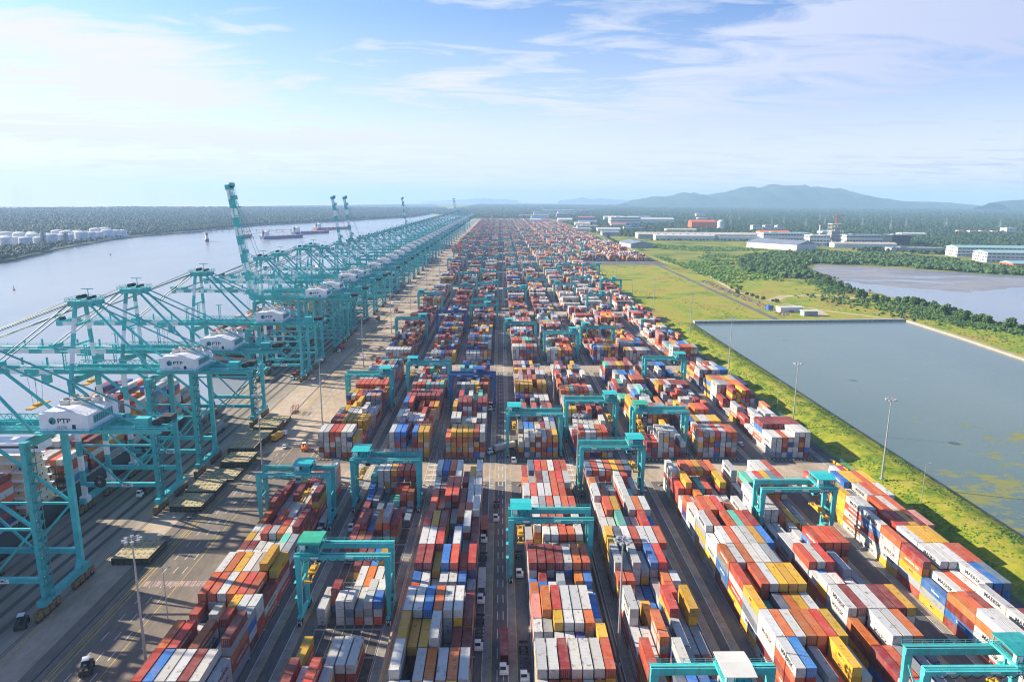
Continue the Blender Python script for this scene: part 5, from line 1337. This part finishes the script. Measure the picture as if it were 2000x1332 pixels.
building('warehouse', 'flat grey roofed shed among trees left of the pale factories', 'warehouse', 1070, 1760, 130, 40, 9, 'wall_grey', 'roof_grey', -.12, 0)
building('hut', 'small white building with blue tank house beside the pond', 'hut', 334, 776, 27, 11, 5.5, 'wall_white', 'roofw', .1, 'x')
building('hut', 'small grey building with dark doors right beside the pond embankment', 'hut', 345, 749, 16, 9, 5.5, 'wall_grey', 'roofw', .1, 'x')
building('hut', 'little blue cabin at the end of the white building by the pond', 'hut', 315, 786, 6, 6, 4.5, 'roof_blue', 'roof_blue', .1, 0)
for i in range(3): building('apartment_block', f'pale apartment block in the forest behind the long warehouse, {["left","middle","right"][i]} of three', 'apartments', 1085+i*52, 2930, 36, 26, 24, 'wall_white', 'roof_grey', .1, 0, 5)
for i in range(7): building('house', f'pinkish house with red roof far off in the right forest, {ordinal(i)} from the left', 'house', 1900+i*42, 2830-i*8, 26, 18, 11, 'wall_white', 'roof_red', .1, 'x')
for i, (x, y, w, h) in enumerate(((2080,2800,40,22),(2230,2700,90,14),(2330,2760,60,16),(1250,4300,60,20),(1500,5200,70,30))): building('warehouse', f'white building far off in the right hand forest, {ordinal(i)} of five', 'building', x, y, w, 40, h, 'wall_white', 'roofw', 0, 0, 2)
for i, (x, y, w, h, m) in enumerate(((260,4600,120,26,'wall_white'), (330,5300,160,30,'wall_white'), (420,4700,90,34,'wall_grey'), (170,4900,80,20,'wall_grey'), (520,5500,140,34,'wall_white'), (380,3050,90,14,'wall_grey'), (330,2800,70,12,'wall_white'))): building('warehouse', f'{"white" if m == "wall_white" else "grey"} hall beyond the far end of the yard, {ordinal(i)} of seven', 'warehouse', x, y, w, 70, h, m, 'roofw', 0, 0, 2)
for i, (x, y, w, d, h, wl, rf) in enumerate(((395,2500,60,70,12,'wall_grey','roof_grey'),(430,2760,90,50,13,'wall_white','roofw'),(390,3320,70,90,15,'wall_white','roof_cream'),(450,3600,90,60,16,'wall_grey','roof_grey'),(360,3900,80,90,17,'wall_white','roofw'),(560,3300,70,60,13,'wall_white','roof_red'),(720,2760,120,40,12,'wall_white','roof_cream'),(700,4300,120,70,22,'wall_white','roofw'),(900,4500,140,60,20,'wall_white','roof_grey'),(200,4000,60,60,13,'wall_white','roofw'),(240,4400,70,60,14,'wall_grey','roof_blue'),(260,4050,50,50,11,'wall_white','roof_red'),(1250,2600,80,50,14,'wall_white','roof_teal'),(1500,2500,90,40,12,'wall_white','roofw'))):
    building('warehouse', f'small industrial shed among trees beyond the far stacks, {ordinal(i)} from the near left', 'warehouse', x, y, w, d, h, wl, rf, -.03, 'x')
# silo, cement tower with its crane, chimney
t = thing('silo', 'pale round silo with a cap behind the long warehouse', 'silo', (955, 2990, 0)); MB().cyl((0,0,0),(0,0,38),15,n=24).build('shell', M['wall_white'], t); MB().cyl((0,0,38),(0,0,44),15.5,6,n=24).build('roof', M['roofw'], t); BOX.append((955,2990,34,34,0))
t = thing('cement_tower', 'tall open framed cement tower with floors', 'tower', (962, 1975, 0)); BOX.append((962,1975,40,40,0)); b = MB(); hh = 62
for sx in (-14,-5,5,14):
    for sy in (-12,0,12): b.beam((sx,sy,0),(sx,sy,hh),1.6)
b.build('frame', M['concrete'], t)
for z in (12,22,32,42,52,62): MB().box(-15.5,15.5,-13.5,13.5,z-.5,z+.5).build('floor', M['roofw'], t)
for (x0,x1,z0,z1) in ((-13,-6,22.5,41),(6,13,12.5,31),(-4,4,0,51)): MB().box(x0,x1,-11,11,z0,z1).build('infill_panel', M['wall_grey'], t)
t = thing('tower_crane', 'orange tower crane standing on the cement tower', 'crane', (962, 1972, 62)); b = MB()
for sx in (-1,1):
    for sy in (-1,1): b.beam((sx,sy,0),(sx,sy,22),.5)
for k in range(7): b.beam((-1,-1,k*3),(1,1,k*3+3),.4); b.beam((1,-1,k*3),(-1,1,k*3+3),.4)
b.build('mast', M['orange_paint'], t); b = MB(); b.beam((-10,0,22),(24,0,22),1.6,1.6); b.beam((0,0,28),(22,0,22.5),.4); b.beam((0,0,28),(-9,0,22.5),.4); b.beam((0,0,22),(0,0,28),1); b.build('jib', M['orange_paint'], t); MB().box(-10,-6,-1.5,1.5,19,22).build('counterweight', M['concrete'], t)
t = thing('chimney', 'thin pale chimney beside the cement tower', 'chimney', (930, 2000, 0)); MB().cyl((0,0,0),(0,0,58),2.2,1.6,n=14).build('stack', M['wall_white'], t); MB().cyl((0,0,58),(0,0,60),2.0,n=14).build('cap', M['red'], t)
# pylons
def make_pylon(h=55):
    t = thing('pylon', 'x', 'pylon', group='power pylons over the forest'); b = MB(); w = 6
    for sx in (-1,1):
        for sy in (-1,1): b.beam((sx*w,sy*w,0),(sx*1.2,sy*1.2,h*.72),.55); b.beam((sx*1.2,sy*1.2,h*.72),(0,0,h),.5)
    for k in range(7):
        z0, z1 = h*.1*k, h*.1*(k+1); a = w-(w-1.2)*k*.1/.72; c = w-(w-1.2)*(k+1)*.1/.72
        for s in (-1,1): b.beam((-a,s*a,z0),(c,s*c,z1),.35); b.beam((s*a,-a,z0),(s*c,c,z1),.35)
    b.build('mast', M['galv'], t); b = MB()
    for z, l in ((h*.72,9),(h*.82,8),(h*.92,7)): b.beam((-l,0,z),(l,0,z),.7)
    b.build('crossarm', M['galv'], t); return t
PY = make_pylon(); index_kids(PY)
for i, (x, y) in enumerate(((560,4300),(640,4250),(760,3800),(1330,4000),(1010,3300),(1120,3350),(1280,3250),(1420,3200),(1480,3600),(1650,3500),(1790,3400),(1950,3300),(2120,3260),(2300,3150),(1650,2900),(1450,4200),(1900,4100),(2420,3050))):
    o = PY if i == 0 else dup(PY); o.location = (x, y, 0); o['label'] = f'grey lattice pylon rising over the forest at right, {ordinal(i)} of the line'

# ------------------------------------------------------------------ fence by the bank
t = thing('boundary_fence', 'low teal wire fence between the perimeter road and the grass bank', 'fence'); b = MB(); c = MB()
for k in range(120): b.beam((166.3, 60+k*5.3, 0), (166.3, 60+k*5.3, 2.2), .12)
for z in (.3,.7,1.1,1.5,1.9,2.2): c.beam((166.3,60,z),(166.3,696,z),.05)
b.build('post', M['teal_dark'], t)['kind'] = 'stuff'; c.build('wire', M['teal_dark'], t)
for i, (x, y) in enumerate(((164.2, 303), (163.6, 308), (163.0, 313))):
    t = thing('road_barrier', f'yellow plastic road barrier by the fence at the first crossroad, {ordinal(i)} from the camera', 'barrier', (x, y, 0), .1); MB().box(-.4,.4,-2,2,0,.5).build('base', M['yellow'], t); MB().box(-.2,.2,-2,2,.5,1.1).build('top', M['yellow'], t)

# ------------------------------------------------------------------ vegetation
bm = bmesh.new(); bmesh.ops.create_icosphere(bm, subdivisions=1, radius=1); ICO1 = (np.array([v.co for v in bm.verts]), np.array([[v.index for v in f.verts] for f in bm.faces])); bm.free()
bm = bmesh.new(); bmesh.ops.create_icosphere(bm, subdivisions=2, radius=1); ICO2 = (np.array([v.co for v in bm.verts]), np.array([[v.index for v in f.verts] for f in bm.faces])); bm.free()
def lumps(pts, sc, base, jit=.28, sq=.75):
    """one crown of small faces per point: pts (n,3) centres, sc (n,) radii"""
    v, f = base; n = len(pts); k = len(v)
    d = 1 + rng.uniform(-jit, jit, (n, k)); a = rng.uniform(0, 2*PI, n); ca, sa = np.cos(a), np.sin(a)
    P = v[None]*d[..., None]*sc[:, None, None]; P[..., 2] *= sq*rng.uniform(.8, 1.35, n)[:, None]
    x = P[..., 0]*ca[:, None] - P[..., 1]*sa[:, None]; y = P[..., 0]*sa[:, None] + P[..., 1]*ca[:, None]
    P[..., 0], P[..., 1] = x, y; P += pts[:, None]
    F = f[None] + (np.arange(n)*k)[:, None, None]
    return P.reshape(-1, 3), F.reshape(-1, 3)
def tri_object(name, parts, mat):
    V = []; F = []; o = 0
    for v, f in parts: V.append(v); F.append(f + o); o += len(v)
    V = np.concatenate(V); F = np.concatenate(F); me = bpy.data.meshes.new(name)
    me.vertices.add(len(V)); me.vertices.foreach_set('co', V.astype(np.float32).ravel())
    me.loops.add(F.size); me.loops.foreach_set('vertex_index', F.astype(np.int32).ravel()); me.polygons.add(len(F))
    me.polygons.foreach_set('loop_start', np.arange(0, F.size, 3, dtype=np.int32)); me.polygons.foreach_set('use_smooth', [False]*len(F)); me.update(calc_edges=True); me.materials.append(mat); return obj(name, me)
def inpoly(P, poly):
    x, y = P[:, 0], P[:, 1]; r = np.zeros(len(P), bool); j = len(poly)-1
    for i in range(len(poly)):
        xi, yi = poly[i]; xj, yj = poly[j]
        c = ((yi > y) != (yj > y)) & (x < (xj-xi)*(y-yi)/((yj-yi) or 1e-9) + xi); r ^= c; j = i
    return r
def clear(P, m=14):
    k = np.ones(len(P), bool)
    for (x, y, w_, d_, rz) in BOX:
        dx, dy = P[:, 0]-x, P[:, 1]-y; c, s = math.cos(-rz), math.sin(-rz); a = dx*c - dy*s; b = dx*s + dy*c
        fr = 45 if y > 1400 else m
        k &= ~((abs(a) < w_/2+m) & (b > -d_/2-fr) & (b < d_/2+m))
    return k
def polar(n, d0, d1, a0, a1, p=1.0):
    d = d0*(d1/d0)**rng.random(n)**p; a = np.radians(rng.uniform(a0, a1, n)); return np.stack([np.sin(a)*d, np.cos(a)*d], -1)
WP = west + [(-610,8000)] + FAR[:6][::-1] + [(-9000,1080)]
P = polar(150000, 1120, 9000, -52, 2); P = P[inpoly(P, WP)]
tank = (P[:, 0] > -1520) & (P[:, 0] < -1195) & (P[:, 1] > 1655) & (P[:, 1] < 2345) & (P[:, 0] - (P[:, 1]-1655)*0 < -1180)
beach = (P[:, 0] > -1215) & (P[:, 1] > 1700) & (P[:, 1] < 2560) & (rng.random(len(P)) < .6)
P = P[~tank & ~beach]; d = np.hypot(P[:, 0], P[:, 1])
sc = 2.9*(d/1500)**.8*rng.uniform(.7, 1.3, len(P))
pts = np.column_stack([P, sc*.55 + rng.uniform(1, 5, len(P)) + 2])
tag(tri_object('west_forest', [lumps(pts, sc, ICO1)], M['farleaf']), 'dense dark green forest covering the flat land across the river', 'forest', None, 'stuff')
# right hand forest
RIGHT_F = [(352,2650), (420,2380), (1000,2480), (960,2330), (1010,2250), (1180,2250), (1260,1800), (1000,1800), (900,1760), (1050,1650), (1300,1700), (2300,1500), (9000,2000), (12000,16000), (-400,19000), (-590,6000), (-320,5350), (-180,4440), (310,4430)]
P = polar(140000, 1600, 15000, -8, 50, .9); P = P[inpoly(P, RIGHT_F)]; P = P[clear(P)]
IN = [(380,7200), (420,8600), (1250,9500), (1150,8000), (800,7500)]; P = P[~inpoly(P, IN)]
P = P[~((P[:, 0] < 345) & (P[:, 1] < 4700)) & ~((P[:, 0] < 320) & (P[:, 1] < 4430))]
d = np.hypot(P[:, 0], P[:, 1]); sc = 3.9*(d/1900)**.78*rng.uniform(.65, 1.35, len(P)); g_ = fbm(P[:, 0]*.004, P[:, 1]*.004)
keep = (g_ > .36) | (rng.random(len(P)) < .35); P, sc = P[keep], sc[keep]
pts = np.column_stack([P, sc*.5 + rng.uniform(0, 4, len(P)) + 1])
tag(tri_object('inland_forest', [lumps(pts, sc, ICO1)], M['farleaf']), 'dark green forest stretching inland to the hills', 'forest', None, 'stuff')
# mangrove belt behind the bay and scrub bushes over the fields
BELT = [(505,1110), (540,1150), (585,1310), (640,1395), (725,1370), (870,1215), (1000,1125), (1130,1060), (1200,1180), (1080,1240), (960,1300), (980,1500), (900,1640), (700,1680), (560,1560), (480,1380), (440,1230), (470,1120)]
P = np.column_stack([rng.uniform(430,1210,9000), rng.uniform(1040,1700,9000)]); P = P[inpoly(P, BELT)]; P = P[clear(P, 6)]
g_ = fbm(P[:, 0]*.012, P[:, 1]*.012); P = P[(g_ > .36) | (rng.random(len(P)) < .4)]
sc = rng.uniform(2.6, 5.2, len(P)); pts = np.column_stack([P, sc*.5 + rng.uniform(0, 3.5, len(P))])
tag(tri_object('mangrove_belt', [lumps(pts, sc, ICO2, .34)], M['leaf']), 'dense green mangrove belt along the far shore of the muddy bay', 'mangroves', None, 'stuff')
FIELD = [(345,1000), (430,960), (500,1000), (520,1110), (445,1230), (490,1390), (570,1570), (700,1690), (690,1800), (480,2130), (360,2080), (350,1700), (345,1350)]
P = np.column_stack([rng.uniform(300,760,16000), rng.uniform(950,2150,16000)]); P = P[inpoly(P, FIELD)]; P = P[clear(P, 5)]
g_ = fbm(P[:, 0]*.010+9, P[:, 1]*.006+4); P = P[g_ > .455]
sc = rng.uniform(1.0, 3.4, len(P)); pts = np.column_stack([P, sc*.35])
tag(tri_object('field_scrub', [lumps(pts, sc, ICO1, .35, .6)], M['bush']), 'patchy green scrub growing over the open field', 'scrub', None, 'stuff')
# low tufts on the grass field and on the bank
P = np.column_stack([rng.uniform(168,520,9000), rng.uniform(706,1345,9000)]); P = P[inpoly(P, [(170,708), (500,745), (500,900), (330,1180), (310,1340), (174,1340)])]; P = P[(P[:, 0] < 294) | (P[:, 0] > 395)]
P = P[fbm(P[:, 0]*.03, P[:, 1]*.012) > .52]; sc = rng.uniform(.35, 1.0, len(P)); A1 = lumps(np.column_stack([P, sc*.1]), sc, ICO1, .4, .4)
P = np.column_stack([rng.uniform(168,198,12000), rng.uniform(90,696,12000)]); z = bankz(P[:, 0], P[:, 1]); P2 = fbm(P[:, 0]*.2, P[:, 1]*.08) > .45
P, z = P[P2], z[P2]; sc = rng.uniform(.2, .55, len(P)); A2 = lumps(np.column_stack([P, z + sc*.1]), sc, ICO1, .45, .45)
P = np.column_stack([rng.uniform(390,640,5000), rng.uniform(180,745,5000)]); P = P[inpoly(P, [(446,705), (438,560), (412,385), (395,180), (700,180), (640,540), (545,650), (505,735)])]; P = P[fbm(P[:, 0]*.02, P[:, 1]*.02) > .48]
sc = rng.uniform(.5, 1.4, len(P)); A3 = lumps(np.column_stack([P, sc*.2]), sc, ICO1, .4, .5)
B4 = []
for (ln, nn, wd_) in (([(500,765), (497,720), (506,690), (528,655), (575,600), (640,530)], 2600, 13), ([(545,1165), (520,1090), (505,1030), (500,985), (470,930)], 900, 12), ([(497,860), (512,838), (522,800), (519,770)], 700, 10), ([(440,900), (480,800), (470,740)], 500, 22)):
    Q = []
    for _ in range(nn):
        j = random.randrange(len(ln)-1); t_ = random.random(); Q.append((ln[j][0]+(ln[j+1][0]-ln[j][0])*t_ + random.gauss(-4, wd_), ln[j][1]+(ln[j+1][1]-ln[j][1])*t_ + random.gauss(0, wd_)))
    Q = np.array(Q); q_ = rng.uniform(.6, 2.4, len(Q)); B4.append(lumps(np.column_stack([Q, q_*.4]), q_, ICO1, .4, .7))
tag(tri_object('shore_scrub', B4, M['leaf']), 'dense low green scrub along the near shore of the bay', 'scrub', None, 'stuff')
tag(tri_object('grass_tufts', [A1, A2, A3], M['bush']), 'rough grass tufts on the bank and the fields', 'grass', None, 'stuff')
# single trees round the bay
def tree_mesh(h, r, seed, nc):
    st = np.random.default_rng(seed); b = MB()
    b.cyl((0,0,-.3), (.2,.1,h*.45), r*.10, r*.06, n=7); 
    for k in range(5):
        a = k*1.26 + st.random(); b.cyl((.2,.1,h*.3+k*.15), (math.cos(a)*r*.55, math.sin(a)*r*.55, h*.62 + st.random()*h*.15), r*.05, r*.02, n=5, cap=False)
    trunk = b.mesh('trunk', [M['bark']])
    pts = []; s = []
    for _ in range(nc):
        a = st.random()*2*PI; q = st.random()**.5; zz = st.random()
        rr = r*q*(1-.45*abs(zz-.35)); pts.append((math.cos(a)*rr, math.sin(a)*rr, h*(.38+.58*zz) - q*q*h*.15)); s.append(r*(.16+.2*st.random()))
    global rng; old = rng; rng = st; v, f = lumps(np.array(pts), np.array(s), ICO1, .5, .8); rng = old
    me = bpy.data.meshes.new('crown'); me.from_pydata(v.tolist(), [], f.tolist()); me.materials.append(M['leaf']); return trunk, me
TM = [tree_mesh(9, 4.6, 3, 60), tree_mesh(7, 4.2, 5, 50), tree_mesh(11, 5.2, 8, 75), tree_mesh(5, 3.2, 11, 36)]
tw = ['tall round', 'broad low', 'large spreading', 'small bushy']
def tree(x, y, k, s, lab, group):
    t = thing('mangrove_tree', lab, 'tree', (x, y, 0), random.uniform(0, 6.28), group); t.scale = (s, s, s*random.uniform(.9, 1.15)); tr, cr = TM[k]; obj('trunk', tr, t); obj('crown', cr, t)
def line(pts, n, sp):
    L = [math.dist(a, b) for a, b in zip(pts[:-1], pts[1:])]; T = sum(L); out = []
    for i in range(n):
        d = T*(i+.5)/n; k = 0
        while d > L[k]: d -= L[k]; k += 1
        a, b = pts[k], pts[k+1]; f = d/L[k]; out.append((a[0]+(b[0]-a[0])*f + random.uniform(-sp, sp), a[1]+(b[1]-a[1])*f + random.uniform(-sp, sp)))
    return out
tn = 0
for nm, pts, n, sp, grp in (('on the spit in the bay', [(472,860), (482,900), (488,960)], 12, 7, 'trees on the spit'), ('on the green point', [(497,860), (512,838), (522,800), (519,770)], 26, 8, 'trees on the point'), ('on the near bay shore', [(500,765), (497,720), (506,690), (528,655), (575,600), (640,530)], 60, 9, 'trees along the near shore'), ('at the muddy bay head', [(545,1165), (520,1090), (505,1030), (500,985)], 26, 8, 'trees at the head of the bay')):
    for i, (x, y) in enumerate(line(pts, n, sp)):
        k = random.choice((0,1,1,2,3)); tree(x, y, k, random.uniform(.65, 1.2), f'{tw[k]} mangrove tree {nm}, {ordinal(i % 49) if i < 49 else "near the far right"} from the far end' if i < 49 else f'{tw[k]} mangrove tree {nm}, {ordinal(i-49)} of those nearest the right edge', grp)
for i, (x, y) in enumerate(line([(352,1010), (330,940), (330,880), (352,830)], 12, 6)): tree(x, y, 3, random.uniform(.7, 1.1), f'small bushy tree beside the service road, {ordinal(i)} from the far end', 'bushes beside the service road')
for i, (x, y) in enumerate(line([(338,1950), (352,2250), (420,2800), (520,3400)], 30, 4)): tree(x, y, 1, random.uniform(.9, 1.4), f'round street tree along the service road to the warehouses, {ordinal(i)} from the near end', 'street trees along the service road')
for i, (x, y) in enumerate(line([(470,2165), (640,2175), (830,2160)], 26, 4)): tree(x, y, 1, random.uniform(.8, 1.2), f'round tree in the row before the long warehouse, {ordinal(i)} from the left', 'trees before the warehouses')
# debris heaps along the service road
b = MB()
for k in range(700):
    y = random.uniform(740, 1080); x = 312 + random.uniform(0, 14) + (y-740)*.012; s = random.uniform(.3, 1.2); z = random.uniform(.2, .9)
    b.box(x-s, x+s, y-s*.6, y+s*.6, .0, z, random.choice((0,0,1,2)))
tag(b.build('rubble', [M['stone'], M['roof_red'], M['bark']]), 'strip of rubble and scrap along the service road', 'rubble', None, 'stuff')

# ------------------------------------------------------------------ hills
def hill(name, prof, dist, depth, step, z0=390):
    xs = []; hs = []
    for i in range(int((prof[-1][0]-prof[0][0])/step)+1):
        px_ = prof[0][0] + i*step; y = np.interp(px_, [p[0] for p in prof], [p[1] for p in prof]) + (float(fbm(np.array([px_*.06]), np.array([prof[0][0]*1.0]), 5)[0])-.48)*8.0*min(1, (399-np.interp(px_, [p[0] for p in prof], [p[1] for p in prof]))/12); ht = 389.8 + .0061*(px_-978); off = 11*((px_-985)/1015)**2 + 2
        xs.append((px_-978)/1333*dist); hs.append(max(0, (ht - y + off)*dist/1333 + H))
    xs = np.array(xs); hs = np.array(hs); ys = np.linspace(-1, 1, 15); X, Y = np.meshgrid(xs, ys); Hh = np.interp(X, xs, hs)
    Z = Hh*np.maximum(0, 1-np.abs(Y)**1.5) ; Z = Z*(1 + (fbm(X*.0025, Y*5)-.47)*.5*(np.abs(Y) > .05)) - 8
    nx, ny = len(xs), 15; v = np.stack([X, dist + Y*depth, Z], -1).reshape(-1, 3)
    f = [(j*nx+i, j*nx+i+1, (j+1)*nx+i+1, (j+1)*nx+i) for j in range(ny-1) for i in range(nx-1)]
    me = bpy.data.meshes.new(name); me.from_pydata(v.tolist(), [], f); me.materials.append(M['forest_floor']); me.polygons.foreach_set('use_smooth', [True]*len(f)); tag(obj(name, me), kind='structure')
hill('hills', [(1215,399),(1245,391),(1290,386),(1330,379),(1350,382),(1380,383),(1420,376),(1440,374),(1470,372),(1500,366),(1512,365),(1530,369),(1560,371),(1590,371),(1615,373),(1650,381),(1690,391),(1730,398),(1770,402),(1800,403),(1860,406)], 12500, 1500, 4)
hill('hills', [(830,396),(880,393),(920,390),(950,388.5),(985,392),(1010,394)], 26000, 900, 4)
hill('hills', [(1090,394),(1130,389),(1160,391),(1200,392),(1240,396)], 24000, 900, 4)
hill('hills', [(1930,407),(1960,404),(1990,402),(2030,403),(2060,407)], 9500, 500, 4)

# ------------------------------------------------------------------ the far stacks, ship cargo, haze
for c in SHIPC: c.setdefault('row', 9)
stack_stuff(rest + SHIPC, 'container_stacks', 'thousands of mixed colour containers stacked in the yard and on the ships')
hz = MB().box(-8000, 19000, -1500, 28500, -14, 470).build('haze', [bpy.data.materials.new('haze_air')]); hz['kind'] = 'stuff'; hz['label'] = 'thin pale blue haze over the whole view'; hz['category'] = 'haze'
hm = hz.data.materials[0]; hm.use_nodes = True; hn = hm.node_tree
for n_ in list(hn.nodes):
    if n_.type != 'OUTPUT_MATERIAL': hn.nodes.remove(n_)
pv = hn.nodes.new('ShaderNodeVolumePrincipled'); pv.inputs['Color'].default_value = (.40,.63,.96,1); pv.inputs['Density'].default_value = 8.2e-5; pv.inputs['Anisotropy'].default_value = .05
hn.links.new(pv.outputs['Volume'], [n_ for n_ in hn.nodes if n_.type == 'OUTPUT_MATERIAL'][0].inputs['Volume'])
